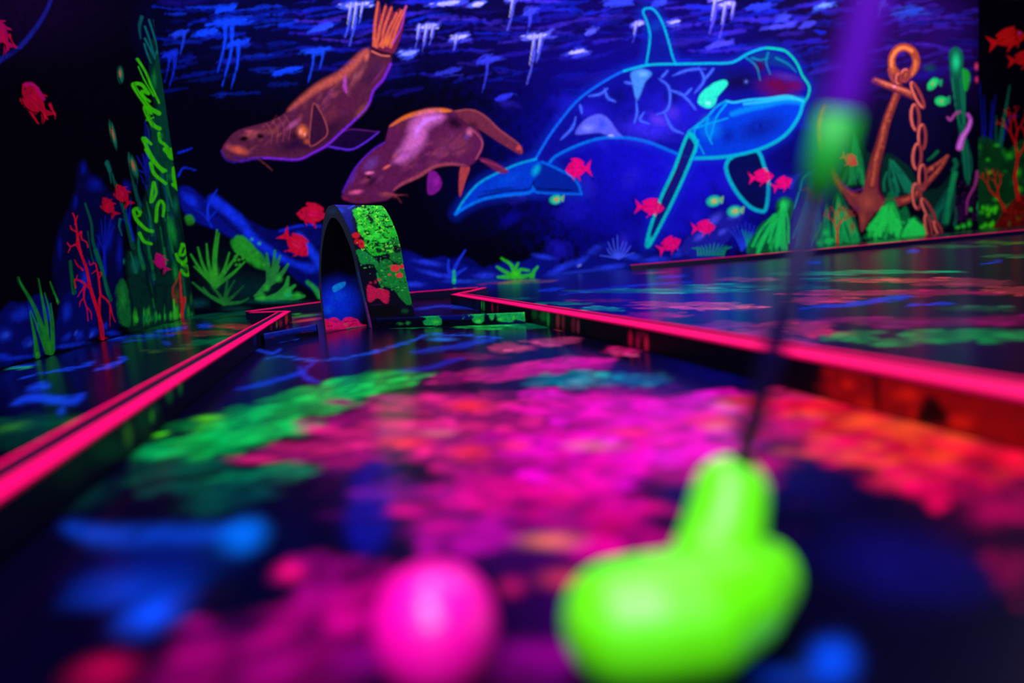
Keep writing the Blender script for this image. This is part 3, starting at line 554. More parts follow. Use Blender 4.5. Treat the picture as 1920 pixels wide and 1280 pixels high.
# green hills in front of the anchor
for pts, lab in (([(820, 920), (860, 830), (930, 700), (990, 585), (1030, 660), (1060, 720), (1100, 690), (1130, 800), (1080, 910)], 'tall bright green coral peak in front of the anchor foot'), ([(1060, 910), (1080, 830), (1150, 760), (1200, 790), (1235, 880), (1150, 905)], 'small bumpy green coral at the foot of the chain')):
    hill(pts, (4, 96, 44), (24, 205, 70), 26)
    for i in range(16): o.B(R_.uniform(pts[1][0], pts[-2][0]), R_.uniform(780, 900), 24, 20, (30, 215, 80), .45, nz=.6)
    fig('painted_coral', lab, [o.T(pts)])
def fan(o, base, H_, spread, c, w=12, dep=5, lean=0.):
    def br(x, y, an, L, w_, k):
        x2 = x+L*math.cos(an); y2 = y+L*math.sin(an)
        o.S([(x, y), ((x+x2)/2+R_.uniform(-.06, .06)*L, (y+y2)/2), (x2, y2)], w_, c, .95, 4, w_*.7)
        if k:
            for s in (-1, 1):
                if R_.random() < .92: br(x2, y2, an+s*spread*R_.uniform(.5, 1.1), L*R_.uniform(.62, .85), w_*.72, k-1)
    br(base[0], base[1], math.radians(-90+lean), H_*.3, w, dep)
fan(o, (625, 940), 260, .5, (190, 20, 34), 16, 5)
for q in ((660, 720, 60, 30), (700, 760, 40, 40)): o.B(*q, (120, 44, 30), .5, nz=.9)
o.B(730, 830, 30, 60, (120, 50, 30), .8, 0, nz=.8)
fig('painted_sea_fan', 'small red branching sea fan left of the anchor foot', [o.T([(600, 720), (650, 690), (700, 740), (690, 830), (650, 945), (610, 945), (595, 860)])])
# dark worm-like coral and kelp at the right end
o.B(1500, 700, 90, 160, (36, 8, 50), .8, 20, nz=.8)
for i in range(40): o.B(R_.uniform(1440, 1600), R_.uniform(500, 800), 12, 14, (70, 14, 74), .6, nz=.6)
o.S([(1595, 450), (1580, 540), (1530, 640), (1520, 740)], 22, (150, 50, 120), .9, 8, 10)
k1 = BW.crop(1400, 0, .2711)
kp = [(1400, 380), (1420, 335), (1445, 325), (1480, 345), (1495, 400), (1492, 520), (1510, 640), (1508, 800), (1510, 920), (1540, 1020), (1560, 1150), (1530, 1280), (1500, 1180), (1480, 1020), (1465, 880), (1450, 740), (1415, 560)]
k1.F(kp, (6, 92, 60), .96, 4, nz=.3); k1.B(1447, 430, 44, 100, (24, 200, 120), .95, 0, nz=.4); k1.F([(1488, 480), (1530, 490), (1545, 540), (1520, 630), (1495, 600)], (20, 160, 40), .95, 4)
for i in range(9): k1.S([(1420+9*i, 540), (1440+8*i, 700), (1468+5*i, 860)], 5, R_.choice([(16, 150, 90), (2, 50, 40)]), .8, 4)
for i in range(6): k1.S([(1490+6*i, 980), (1500+8*i, 1080), (1510+8*i, 1240)], 6, R_.choice([(14, 110, 70), (2, 30, 30)]), .8, 4)
wm = [(1390, 812), (1410, 830), (1440, 790), (1470, 775), (1530, 790), (1548, 830), (1530, 890), (1490, 950), (1470, 1020)]
k1.S(wm[:4], 16, (150, 60, 130), .9, 6, 20); k1.S(wm[4:], 22, (170, 70, 170), .95, 8, 46); k1.S(wm[5:], 10, (220, 130, 220), .7, 8, 18)
fig('painted_kelp', 'upright green kelp stalk wound by a pink eel, right of the chain', [k1.T(kp)])
k1.B(1590, 460, 22, 40, (230, 60, 110), .95); k1.B(1592, 550, 18, 34, (225, 50, 100), .95)
for x, y, rx, ry, an in ((1285, 580, 60, 34, -50), (1345, 700, 56, 40, 0)):
    k1.B(x, y, rx, ry, (24, 190, 90), .98, an, .35, nz=.3); k1.B(x, y, rx*.3, ry*.3, (180, 100, 30), .9, an)
    k1.F([(x+rx*.55, y-8-ry*.2), (x+rx*1.1, y-ry*.9), (x+rx*1., y+ry*.5)], (20, 150, 80), .9, 3)
fig('painted_fish', 'green fish tilted upright beside the anchor ring', [k1.T([(1235, 640), (1240, 560), (1290, 515), (1340, 510), (1330, 570), (1290, 630)])])
fig('painted_fish', 'flat green fish just below the tilted one, right of the anchor', [k1.T([(1285, 710), (1310, 660), (1360, 655), (1400, 680), (1400, 720), (1350, 745), (1300, 735)])])
k1.B(1265, 470, 60, 40, (4, 60, 60), .7, nz=.5)
o = BW.crop(1400, 200, .2711)
for q in ((1550, 710, 18, 24), (1500, 825, 28, 28), (1540, 810, 26, 40), (1600, 690, 10, 60), (1460, 835, 30, 20)): o.B(*q, (40, 215, 50), .9, nz=.5)
o.B(1600, 720, 14, 90, (10, 100, 80), .7)

# ---- fish
FT = [(-.26, -.05), (-.1, -.2), (.1, -.27), (.34, -.17), (.5, 0), (.38, .13), (.12, .23), (-.12, .16), (-.26, .06), (-.5, .24), (-.41, 0), (-.5, -.24)]
def fish(o, x, y, L, ang, c=(236, 4, 112), dark=(150, 0, 60), flip=1, sy=1., label=None, body=(255, 10, 145)):
    a = math.radians(ang); c_, s_ = math.cos(a), math.sin(a)
    def tr(p): u, v = p[0]*L*flip, p[1]*L*sy; return (x+u*c_-v*s_, y+u*s_+v*c_)
    P = [tr(p) for p in FT]
    o.F(P, c, .97, 1.2, sm=False); q = tr((.05, -.02)); o.B(q[0], q[1], L*.24, L*.11*sy, body, .8, ang)
    o.S([tr((-.2, -.17)), tr((0, -.27)), tr((.22, -.28))], L*.08, c, .95, 1); o.S([tr((.05, .2)), tr((-.06, .34))], L*.09, c, .95, 1, L*.03); o.S([tr((.25, .16)), tr((.2, .3))], L*.07, c, .9, 1, L*.02)
    o.S([tr((.27, -.15)), tr((.22, 0)), tr((.26, .12))], L*.04, dark, .7, 1); o.S([tr((-.22, 0)), tr((.15, -.05))], L*.05, dark, .5, 1); q = tr((.37, -.04)); o.B(q[0], q[1], L*.05, L*.045, (60, 0, 60), .95)
    if label: fig_list.append(('painted_fish', label, [[tr((p[0]*1.1, p[1]*1.25)) for p in FT]]))
fig_list = FIG
BW.crop(0, 0, 1)
def f_(x, y, L, ang, flip, lab, **k): fish(BW, x, y, L, ang, flip=flip, label=lab, **k)
f_(590, 403, 70, 4, -1, 'crimson fish half hidden behind the left edge of the arch', c=(190, 10, 50), body=(225, 10, 90))
f_(552, 457, 66, 42, 1, 'crimson fish diving head-down left of the arch', c=(195, 8, 40), body=(220, 30, 90))
f_(1084, 317, 50, -4, -1, 'plump magenta fish above the right fluke of the orca', sy=1.35)
f_(1217, 389, 56, 4, 1, 'magenta fish crossing the long pectoral fin of the orca')
f_(1426, 332, 48, -6, 1, 'magenta fish over the far pectoral fin of the orca')
f_(1466, 345, 42, -24, 1, 'magenta fish swimming up just right of the far pectoral fin')
f_(1318, 427, 46, -4, 1, 'magenta fish in front of the violet-blue boulder')
f_(1254, 460, 48, -26, 1, 'magenta fish lowest of the shoal, right of the fin tip')
f_(1590, 299, 38, 30, 1, 'small crimson fish beside the left arm of the anchor', c=(205, 20, 50), body=(230, 40, 60))
f_(1524, 366, 46, 48, 1, 'dim purple fish on the blue coral cone', c=(90, 10, 110), body=(110, 10, 120))
for x, y, L, lab in ((1041, 374, 14, 'small yellow-green fish under the right fluke of the orca'), (1337, 377, 16, 'small yellow-green fish left of the far pectoral fin'), (1376, 396, 16, 'small yellow-green fish above the violet-blue boulder')):
    BW.B(x, y, L*1.05, L*.78, (20, 200, 150), .98, -15, .4); BW.B(x+1, y, L*.66, L*.5, (190, 210, 90), .9, -15); BW.B(x+2, y, 4.5, 3.5, (255, 120, 60), .95)
    BW.F([(x+L*.6, y-2), (x+L*1.15, y-L*.6), (x+L, y+L*.3)], (120, 190, 110), .9, 1.5); fig('painted_fish', lab, [[(x-L*1.1, y), (x, y-L*.85), (x+L*1.2, y-L*.7), (x+L*1.1, y+L*.4), (x, y+L*.9)]])

# ================================================================== mural painting, left wall
LW = Art((1, 0, 12)); FIGL = []; fig_list = FIGL
def figl(name, label, *outs): FIGL.append((name, label, outs))
LW.crop(0, 0, 1)
LW.B(30, 0, 330, 170, (22, 2, 46), .9, nz=.3); LW.B(290, 60, 60, 120, (4, 8, 60), .8, nz=.5)
LW.S([(-30, 128), (0, 113), (40, 85), (70, 48), (88, 18), (100, -14)], 10, (26, 34, 150), .9, 5, 7)
o = LW.crop(0, 280, .3281)
mt = [(440, 130), (455, 70), (485, 60), (520, 140), (600, 210), (700, 330), (700, 560), (700, 900), (650, 1040), (330, 1080), (340, 900), (300, 700), (330, 480), (420, 260)]
o.F(mt, (4, 6, 66), .95, 8, nz=.5)
for q in ((475, 110, 30, 50, 0), (540, 200, 70, 60, 20), (430, 300, 20, 60, 5), (620, 500, 40, 150, 10), (340, 560, 22, 90, 0), (680, 600, 30, 150, 0), (560, 560, 16, 140, 10), (490, 700, 50, 80, 10), (720, 220, 40, 60, 0)): o.B(*q[:4], (8, 26, 165), .8, q[4], nz=.6)
figl('painted_rock', 'dark blue pinnacle behind the red sea fan', o.T(mt))
for pts, lab in (([(-80, 960), (0, 930), (60, 870), (120, 880), (200, 830), (250, 840), (290, 900), (300, 1100), (200, 1180), (-80, 1240)], 'rounded blue boulder at the left edge behind the grass'), ([(310, 1120), (320, 980), (360, 850), (400, 810), (440, 870), (470, 980), (500, 1080), (400, 1130)], 'blue boulder between the grass and the red sea fan'), ([(420, 780), (460, 700), (500, 620), (520, 660), (530, 800), (540, 1040), (460, 1060)], 'blue rock spur behind the red sea fan')):
    P = o.F(pts, (5, 12, 104), .95, 6, nz=.5); figl('painted_rock', lab, P)
for q in ((20, 1060, 70, 60, -20), (120, 940, 120, 60, -20), (160, 1100, 60, 40, -40), (0, 1180, 80, 26, 0), (380, 930, 40, 90, 10), (380, 1070, 50, 26, -40), (450, 1060, 40, 50, 35), (530, 1050, 36, 50, 40), (600, 1010, 24, 36, 20), (480, 740, 30, 80, 5), (640, 1050, 60, 22, 0), (400, 1120, 180, 22, -8), (100, 1190, 180, 20, -6), (260, 940, 40, 70, 0)): o.B(*q[:4], (16, 52, 215), .85, q[4], nz=.7)
for q in ((30, 1060, 40, 26, -30), (170, 1110, 34, 22, -40), (430, 1050, 14, 30, 30), (520, 1060, 14, 30, 30), (210, 1010, 14, 40, 0)): o.B(*q[:4], (50, 96, 235), .7, q[4])
# blue weeds
for e in ((555, 490), (575, 400), (600, 380), (630, 400), (650, 440)): o.S([(600, 720), (595, 600), e], 16, (8, 30, 180), .8, 8, 5)
for e in ((745, 280), (720, 340), (700, 400)): o.S([(760, 520), (740, 430), e], 20, (8, 30, 190), .8, 8, 8)
for e in ((780, 40), (815, 30), (850, -120), (830, -160), (790, 120), (870, 60)): o.S([(850, 260), (840, 150), e], 22, (14, 26, 170), .85, 8, 8)
for e in ((800, 145), (810, 180)): o.S([(850, 260), (830, 210), e], 12, (12, 24, 160), .8, 6, 5)
figl('painted_seaweed', 'dark blue ragged weed left of the kelp column', o.T([(830, 280), (770, 130), (770, 40), (820, 30), (830, -150), (860, -60), (880, 60), (870, 260)]))
# kelp column
kc = [(720, 1020), (730, 800), (720, 600), (760, 560), (800, 400), (830, 250), (860, 100), (900, -100), (870, -300), (850, -500), (860, -620), (900, -620), (930, -400), (960, -100), (1000, 150), (1040, 300), (1080, 480), (1095, 700), (1110, 900), (1112, 960), (900, 1010), (780, 1040)]
o.F(kc, (2, 52, 40), .96, 7, nz=.4)
for i in range(60):
    y0 = R_.uniform(-250, 800); t = (y0+250)/1100; x = 900+R_.uniform(-60-130*t, 60+130*t); L = R_.uniform(90, 260)
    o.S([(x-12, y0), (x+R_.uniform(-14, 14), y0+L*.5), (x+18, y0+L)], 6, R_.choice([(6, 110, 66), (4, 84, 84), (0, 22, 34), (14, 140, 60), (6, 70, 100), (0, 20, 30)]), .75, 9, R_.uniform(8, 26), nz=.4)
for q in ((980, 460, 34, 130, -12, (24, 180, 60)), (1000, 700, 24, 90, -4, (20, 170, 60)), (770, 660, 40, 70, 0, (10, 120, 100)), (870, 260, 30, 100, 0, (14, 110, 90)), (1000, 320, 26, 70, 0, (14, 120, 80)), (960, 120, 30, 90, -10, (16, 140, 60)), (880, 560, 20, 100, 0, (0, 30, 50)), (850, 700, 34, 180, 0, (0, 30, 40)), (940, 860, 20, 120, 0, (0, 34, 40)), (1090, 860, 14, 60, 0, (20, 120, 50))): o.B(*q[:4], q[5], .8, q[4], nz=.6)
c1 = LW.crop(0, 0, .25)
c1.B(1160, 590, 40, 110, (14, 150, 60), .9, 0, nz=.4); c1.F([(1190, 300), (1210, 480), (1250, 760), (1300, 1100), (1320, 1280), (1180, 1280), (1130, 1000), (1180, 800), (1160, 500)], (4, 76, 50), .85, 5)
for p in ([(1115, 150), (1150, 260), (1180, 360)], [(1155, 150), (1180, 300), (1180, 400)], [(1085, 200), (1120, 300), (1150, 400)], [(1085, 290), (1130, 380), (1160, 440)], [(1080, 330), (1100, 400), (1130, 470)], [(1190, 340), (1160, 420)]): c1.S(p, 16, (12, 120, 110), .9, 8, 12)
c1.S([(1060, 130), (1045, 200), (1055, 290)], 28, (10, 100, 100), .9, 10, 8)
ly = (60, 225, 8)
for p, w_ in (([(1030, 445), (1090, 540), (1130, 640), (1190, 770)], 14), ([(1150, 720), (1080, 600), (1035, 500)], 8), ([(1190, 850), (1110, 800), (1010, 660), (1005, 630), (1060, 635), (1110, 700)], 22), ([(1110, 700), (1060, 685), (1080, 730), (1120, 760)], 16), ([(1195, 965), (1140, 930), (1090, 830), (1090, 800), (1130, 850)], 20), ([(1100, 900), (1150, 880)], 8),
              ([(1075, 1040), (1110, 1130), (1180, 1240), (1240, 1280)], 20), ([(1085, 1040), (1130, 1080)], 18), ([(1190, 1000), (1200, 1060), (1240, 1090), (1300, 1180), (1270, 1180), (1235, 1110)], 16)): c1.S(p, w_*1.5, ly, .95, 8, w_*1.1)
c1.B(1205, 1020, 24, 34, (30, 150, 30), .9); c1.B(1262, 1130, 24, 44, (40, 150, 20), .85, -25)
o = LW.crop(0, 280, .3281)
for p, w_ in (([(835, 0), (870, 60), (930, 125)], 20), ([(860, 80), (880, 140), (945, 195)], 18), ([(940, 0), (990, 45), (975, 0)], 20), ([(990, 110), (995, 180), (1030, 240)], 18), ([(985, 200), (1025, 240)], 14), ([(875, 190), (860, 300), (890, 250), (880, 190)], 14), ([(890, 410), (895, 330), (915, 295), (935, 320), (930, 380)], 16), ([(800, 360), (790, 340), (765, 350), (780, 400), (830, 455), (870, 468)], 18), ([(795, 480), (820, 525), (862, 540)], 16), ([(790, 380), (800, 375)], 12),
              ([(1040, 545), (1070, 560), (1075, 610), (1050, 645), (1020, 635), (1005, 600)], 18), ([(1035, 560), (1025, 600), (1050, 600), (1060, 570)], 14), ([(1040, 655), (1080, 680), (1075, 715), (1055, 715), (1035, 690)], 16)): o.S(p, w_*1.25, ly, .95, 7, w_)
o.B(1058, 680, 26, 34, (30, 110, 30), .9)
figl('painted_kelp', 'tall column of green kelp with bright curled lime leaves in the left corner', o.T(kc), LW.crop(0, 0, .25).T([(1000, 630), (1030, 440), (1110, 600), (1040, 180), (1060, 120), (1150, 140), (1200, 400), (1300, 1180), (1320, 1280), (1240, 1290), (1080, 1150), (1075, 1040), (1150, 950), (1080, 820), (1100, 790)]))
o = LW.crop(0, 280, .3281)
# foot of the kelp
for i in range(44):
    x = R_.uniform(760, 1105); h_ = R_.uniform(15, 70); o.B(x, 985-(x-760)*.1-h_*.4, R_.uniform(8, 20), h_, R_.choice([(50, 210, 30), (14, 150, 60), (4, 80, 60), (30, 190, 60)]), .8, nz=.6)
sp = [(665, 860), (660, 800), (690, 740), (720, 770), (735, 860), (745, 980), (735, 1015), (690, 1000), (670, 940)]
o.F(sp, (14, 116, 44), .96, 5, nz=.8); o.B(698, 850, 30, 100, (30, 165, 50), .7, nz=.8); figl('painted_sponge', 'tall rounded green sponge left of the kelp foot', o.T(sp))
o.S([(1000, 870), (985, 800), (1020, 730)], 20, (150, 60, 40), .9, 8, 8); o.S([(1040, 970), (1035, 860), (1025, 700)], 18, (215, 50, 40), .9, 7, 10, nz=.5); o.S([(1030, 870), (1055, 850), (1040, 930)], 12, (225, 30, 40), .9, 5); o.S([(1000, 960), (990, 860)], 18, (70, 215, 40), .9, 8, 10); o.B(1010, 840, 22, 70, (120, 90, 40), .6, nz=.8)
# long green blades
o.S([(485, 310), (520, 420), (530, 530), (570, 640), (600, 760), (630, 860)], 12, (4, 92, 60), .9, 6, 24); o.S([(545, 580), (590, 720), (615, 830)], 26, (8, 120, 80), .7, 10, 10); o.S([(500, 470), (510, 560), (530, 640)], 10, (4, 84, 50), .8, 6)
o.S([(400, 640), (410, 740), (420, 820)], 16, (6, 110, 40), .8, 8, 22, nz=.6); o.S([(605, 80), (625, 130), (635, 190)], 16, (6, 100, 80), .8, 7, 8); o.S([(640, 140), (665, 220), (710, 360), (760, 560)], 12, (6, 90, 66), .8, 8, 26); o.S([(735, 20), (760, 180), (800, 340)], 10, (4, 90, 70), .8, 7, 20)
o.S([(685, 400), (680, 440), (695, 490)], 16, (6, 110, 100), .85, 7, 8); o.B(708, 640, 12, 26, (14, 130, 100), .8)
# red sea fan, hand placed trunk and branches
rd = (222, 8, 44)
for p, w_, w2 in (([(583, 1080), (570, 980), (540, 880), (510, 780), (490, 680), (460, 600), (440, 500), (425, 400), (412, 365)], 24, 8), ([(563, 940), (565, 860), (570, 830), (560, 740), (545, 660), (530, 650)], 16, 6), ([(505, 790), (470, 760), (425, 745), (430, 790)], 12, 8), ([(480, 780), (475, 850), (490, 900), (500, 980)], 11, 5), ([(570, 830), (605, 860), (625, 890), (640, 950), (655, 985)], 12, 5), ([(455, 590), (430, 545), (400, 555), (380, 535)], 11, 7), ([(435, 540), (440, 500), (460, 470), (462, 510), (490, 530), (498, 560)], 11, 7), ([(432, 470), (405, 455), (398, 435)], 10, 6), ([(425, 430), (432, 400), (438, 380)], 9, 5), ([(470, 690), (440, 660), (425, 630)], 10, 5),
                  ([(475, 850), (455, 870), (450, 900)], 9, 4), ([(490, 900), (515, 930), (520, 970)], 9, 4), ([(560, 740), (575, 710), (560, 700)], 9, 4), ([(548, 690), (520, 710)], 8, 4), ([(480, 780), (440, 840)], 9, 4), ([(625, 890), (625, 960), (628, 1010)], 8, 3), ([(400, 555), (385, 590)], 8, 4), ([(430, 745), (440, 720)], 9, 5), ([(530, 650), (512, 660), (505, 640)], 8, 5)): o.S(p, w_, rd, .97, 3, w2, nz=.3)
o.B(590, 1078, 40, 8, (200, 0, 60), .8)
figl('painted_sea_fan', 'tall red branching sea fan on the left wall', o.T([(570, 1090), (550, 960), (480, 1000), (430, 860), (410, 740), (470, 740), (420, 620), (375, 590), (370, 530), (400, 520), (390, 430), (405, 350), (445, 380), (480, 470), (505, 570), (480, 640), (520, 630), (580, 700), (580, 820), (640, 880), (665, 1000), (600, 960), (600, 1090)]))
# grass
gr = (26, 150, 44)
for p, w_ in (([(285, 1160), (230, 1000), (180, 880), (115, 770), (100, 730)], 34), ([(270, 1160), (260, 1000), (235, 850), (215, 740)], 26), ([(295, 1160), (285, 960), (250, 820)], 20), ([(208, 1180), (195, 1080), (165, 930)], 34), ([(262, 1160), (215, 1030), (170, 920)], 22), ([(302, 1150), (300, 1000), (285, 880)], 14), ([(330, 875), (310, 820), (285, 755)], 18)): o.S(p, w_, gr, .95, 6, 5, nz=.3)
o.B(275, 1120, 30, 50, (50, 175, 40), .7); o.B(208, 1170, 14, 22, (60, 190, 40), .8); o.B(325, 865, 14, 18, (60, 190, 50), .7)
figl('painted_seagrass', 'clump of green grass blades at the foot of the left wall', o.T([(190, 1190), (150, 920), (100, 770), (90, 720), (160, 830), (210, 730), (260, 820), (310, 870), (310, 1160), (230, 1170)]))
# fish of the left wall
LW.crop(0, 0, 1)
def fl_(x, y, L, ang, flip, lab, **k):
    k.setdefault('c', (190, 6, 44)); k.setdefault('body', (225, 10, 60)); fish(LW, x, y, L, ang, flip=flip, label=lab, **k)
fl_(66, 190, 84, 232, 1, 'crimson fish alone on the dark left wall', sy=.8); LW.S([(46, 158), (62, 160), (80, 185)], 7, (200, 10, 110), .9, 4)
for p in ([(57, 208), (64, 220), (72, 232)], [(80, 214), (88, 224)], [(94, 196), (104, 222)]): LW.S(p, 6, (215, 6, 50), .95, 2, 2)
fl_(0, 62, 78, 240, 1, 'crimson fish cut by the left edge inside the painted ring', sy=.8, c=(180, 4, 90)); 
for p in ([(4, 70), (14, 94)], [(16, 66), (28, 90)]): LW.S(p, 6, (215, 6, 60), .95, 2, 2)
fl_(204, 388, 44, 235, 1, 'crimson fish on the left wall, lower of the pair by the blue pinnacle', sy=.95)
fl_(230, 366, 48, 238, 1, 'crimson fish on the left wall, upper of the pair by the blue pinnacle', sy=.95, body=(225, 10, 90))
fl_(302, 492, 42, 240, 1, 'magenta fish painted over the kelp column', sy=.9, c=(200, 4, 110), body=(230, 6, 150))
for x, y, w_, h_, an, lab in ((225, 140, 6, 20, -4, 'slim green fish with an orange belly, highest on the left wall'), (211, 253, 5, 33, -12, 'slim green fish with an orange belly, below the highest one'), (249, 312, 7, 28, -18, 'slim orange-green fish beside the blue ragged weed')):
    LW.B(x, y, w_*1.1, h_, (14, 120, 84), .95, an, .5); LW.B(x-1, y-2, w_*.7, h_*.55, (190, 120, 60), .95, an); figl('painted_fish', lab, [(x-w_, y), (x-w_*.8, y-h_*.8), (x, y-h_*1.1), (x+w_, y), (x+w_, y+h_*.9), (x+w_*.6, y+h_*1.1), (x-w_*.3, y+h_*.6)])
LW.S([(201, 304), (206, 320)], 7, (10, 110, 90), .85, 4)

# ================================================================== right-hand wall painting
RWA = Art((1, 0, 8)); FIGR = []; fig_list = FIGR
o = RWA.crop(1400, 0, .2711)
for e in ((1610, 560), (1640, 660), (1720, 660), (1700, 700), (1880, 800)): o.S([(e[0]*.5+830, 980), (e[0]*.7+500, 820), e], 12, (10, 20, 130), .8, 7, 5)
o.S([(1750, 1020), (1775, 850), (1820, 590)], 36, (6, 90, 60), .9, 8, 8); o.S([(1725, 1000), (1725, 800)], 18, (4, 80, 60), .8, 7, 6)
o.F([(1590, 1010), (1680, 955), (1740, 1010), (1800, 1040), (1860, 990), (1960, 940), (2100, 900), (2300, 1000), (2300, 1700), (1590, 1640)], (4, 56, 20), .95, 6, nz=.6)
for i in range(36): o.B(R_.uniform(1600, 1930), R_.uniform(980, 1560), R_.uniform(20, 50), R_.uniform(16, 50), R_.choice([(14, 130, 30), (40, 200, 20), (2, 30, 14), (8, 90, 40)]), .6, nz=.7)
o = RWA.crop(1400, 200, .2711)
o.F([(1660, 860), (1740, 790), (1780, 720), (1830, 660), (1890, 620), (2000, 600), (2300, 600), (2300, 900), (1660, 900)], (96, 8, 8), .97, 5, nz=.5)
for i in range(40): o.B(R_.uniform(1760, 1930), R_.uniform(660, 850), 22, 18, R_.choice([(150, 24, 8), (60, 0, 0), (120, 14, 14)]), .55, nz=.7)
for i in range(14): o.B(R_.uniform(1610, 1740), R_.uniform(680, 850), R_.uniform(12, 30), R_.uniform(14, 36), (60, 225, 16), .85, nz=.6)
fan(o, (1880, 640), 520, .42, (178, 14, 16), 32, 6, -10); fan(o, (1790, 720), 330, .5, (178, 14, 16), 20, 5, -30)
FIGR.append(('painted_sea_fan', 'red branching sea fan on the right-hand wall', [o.T([(1760, 720), (1640, 640), (1680, 460), (1740, 560), (1770, 380), (1840, 290), (1960, 300), (1960, 640), (1880, 640)])]))
FIGR.append(('painted_coral', 'dark red coral mound at the right edge', [o.T([(1660, 860), (1740, 790), (1780, 720), (1830, 660), (1890, 620), (1960, 610), (1960, 860)])]))
RWA.crop(0, 0, 1)
fish(RWA, 1888, 74, 76, -14, c=(176, 12, 14), body=(215, 20, 14), dark=(90, 0, 0), label='large red fish high on the right-hand wall', sy=.85)
fish(RWA, 1918, 112, 60, -6, c=(170, 10, 14), body=(205, 14, 14), dark=(90, 0, 0), label='red fish cut by the right edge, below the large one', sy=.85)
RWA.B(1912, 62, 4, 3, (60, 60, 190), 1)

# ================================================================== put the paintings on the walls
def mural(name, label, art, figs, P0, D, nrm, u_px, zmax, dz, off=.003):
    """P0: foot of the wall, D: direction along it; u_px: photo columns to sample densely"""
    root = empty(name, tuple(P0+D*.5), label, 'mural')
    g = wall_pt(u_px, np.full(len(u_px), 500.), P0, nrm); u = (g-P0) @ D
    u = u[(u > 0)]; u = np.unique(np.r_[0., u]); z = np.arange(0.0, zmax, dz)
    U, Z = np.meshgrid(u, z); base = P0+nrm*off
    V = base+U.reshape(-1, 1)*D+Z.reshape(-1, 1)*np.array([0, 0, 1.])
    px, py = proj(V); C = art.paint(px, py)
    nu, nz_ = len(u), len(z); i = np.arange(nu*nz_).reshape(nz_, nu)
    Fq = np.stack([i[:-1, :-1], i[:-1, 1:], i[1:, 1:], i[1:, :-1]], -1).reshape(-1, 4)
    if np.dot(np.cross(D, [0, 0, 1.]), nrm) < 0: Fq = Fq[:, ::-1]
    link('painted_water', npmesh('painted_water', V, Fq, C), M_mural, root)
    # figures: finely sampled paint layers following each outline
    for k, (nm, lab, outs) in enumerate(figs):
        if len(outs) == 1 and isinstance(outs[0], list) and len(np.shape(outs[0][0])) == 2: outs = outs[0]
        outs = [np.array(q, float) for q in outs]
        Pw = [wall_pt(q[:, 0], q[:, 1], P0, nrm) for q in outs]
        uv = [np.stack([(p-P0) @ D, p[:, 2]], 1) for p in Pw]; al = np.vstack(uv)
        lo = al.min(0); hi_ = al.max(0); dep = np.mean([p[:, 1].mean() for p in Pw])
        st = dep/FPX*1.25
        su = st*1.0
        gu = np.arange(max(lo[0]-3*su, 0.001), hi_[0]+3*su, su if abs(D[0]) > .3 else su*2.4); gz = np.arange(max(.001, lo[1]-3*st), min(zmax, hi_[1]+3*st), st)
        if len(gu) < 2 or len(gz) < 2: continue
        cu = (gu[:-1]+gu[1:])/2; cz = (gz[:-1]+gz[1:])/2; CU, CZ = np.meshgrid(cu, cz)
        ins = np.zeros(CU.shape, bool)
        for q in uv:
            q = smooth(q, True, 3); ins |= inpoly(CU, CZ, q)
            dd, _ = segdist(CU.ravel(), CZ.ravel(), q, True); ins |= (dd.reshape(CU.shape) < st*1.2)
        nu = len(gu); ii, jj = np.nonzero(ins); a0 = ii*nu+jj
        Fq = np.stack([a0, a0+1, a0+nu+1, a0+nu], -1); used, inv = np.unique(Fq, return_inverse=True); Fq = inv.reshape(-1, 4)
        if np.dot(np.cross(D, [0, 0, 1.]), nrm) < 0: Fq = Fq[:, ::-1]
        uu = gu[used % nu]; zz = gz[used//nu]
        V = P0+nrm*(off+.0008+.00015*k)+uu[:, None]*D+zz[:, None]*np.array([0, 0, 1.])
        px, py = proj(P0+nrm*off+uu[:, None]*D+zz[:, None]*np.array([0, 0, 1.])); C = art.paint(px, py)
        ob = link(nm, npmesh(nm, V, Fq, C), M_mural, root); ob['label'] = lab
    return root
mural('wall_mural', 'glowing undersea mural with orca, two sea lions and anchor on the back wall', BW, FIG, A, WD, WN, np.arange(300, 1836, 2.0), 3.66, .0065)
LP = np.array([-.746, 3.603, 0.]); mural('wall_mural', 'dark undersea mural with green kelp and red sea fan on the left wall', LW, FIGL, LP, np.array([0, -1., 0]), np.array([1., 0, 0]), np.arange(368, -40, -1.4), 2.0, .0045)
mural('wall_mural', 'black mural panel with red fish and red coral at the right edge', RWA, FIGR, RB, RD, RN, np.arange(1815, 1960, 2.0), 3.66, .009)
# ================================================================== floor
FL = Art((2, 1, 26))
o = FL.crop(0, 0, 1)
# broad wash of blue / purple colour over the floor
for q in ((1250, 560, 420, 50, (8, 8, 110), .95, 4), (1000, 520, 300, 24, (8, 20, 110), .8, -4), (1750, 620, 330, 120, (24, 2, 60), .8, 6), (1700, 480, 300, 40, (24, 2, 50), .8, -5),
          (560, 690, 200, 90, (3, 4, 60), .8, -14), (1330, 690, 170, 70, (8, 8, 96), .85, 8), (1500, 900, 200, 90, (10, 2, 70), .7, 10), (700, 900, 70, 150, (4, 10, 130), .9, 10), (1300, 930, 90, 70, (4, 2, 84), .7, 0), (1700, 1060, 260, 110, (10, 8, 96), .7, 10),
          (100, 660, 200, 60, (2, 6, 50), .7, -10), (1100, 1150, 260, 200, (46, 0, 76), .8, 0), (1000, 1000, 300, 120, (60, 0, 84), .8, 0), (1850, 950, 200, 130, (44, 0, 40), .8, 10), (900, 700, 240, 60, (20, 0, 50), .7, -6)):
    o.B(*q[:4], q[4], q[5], q[6], nz=.5)
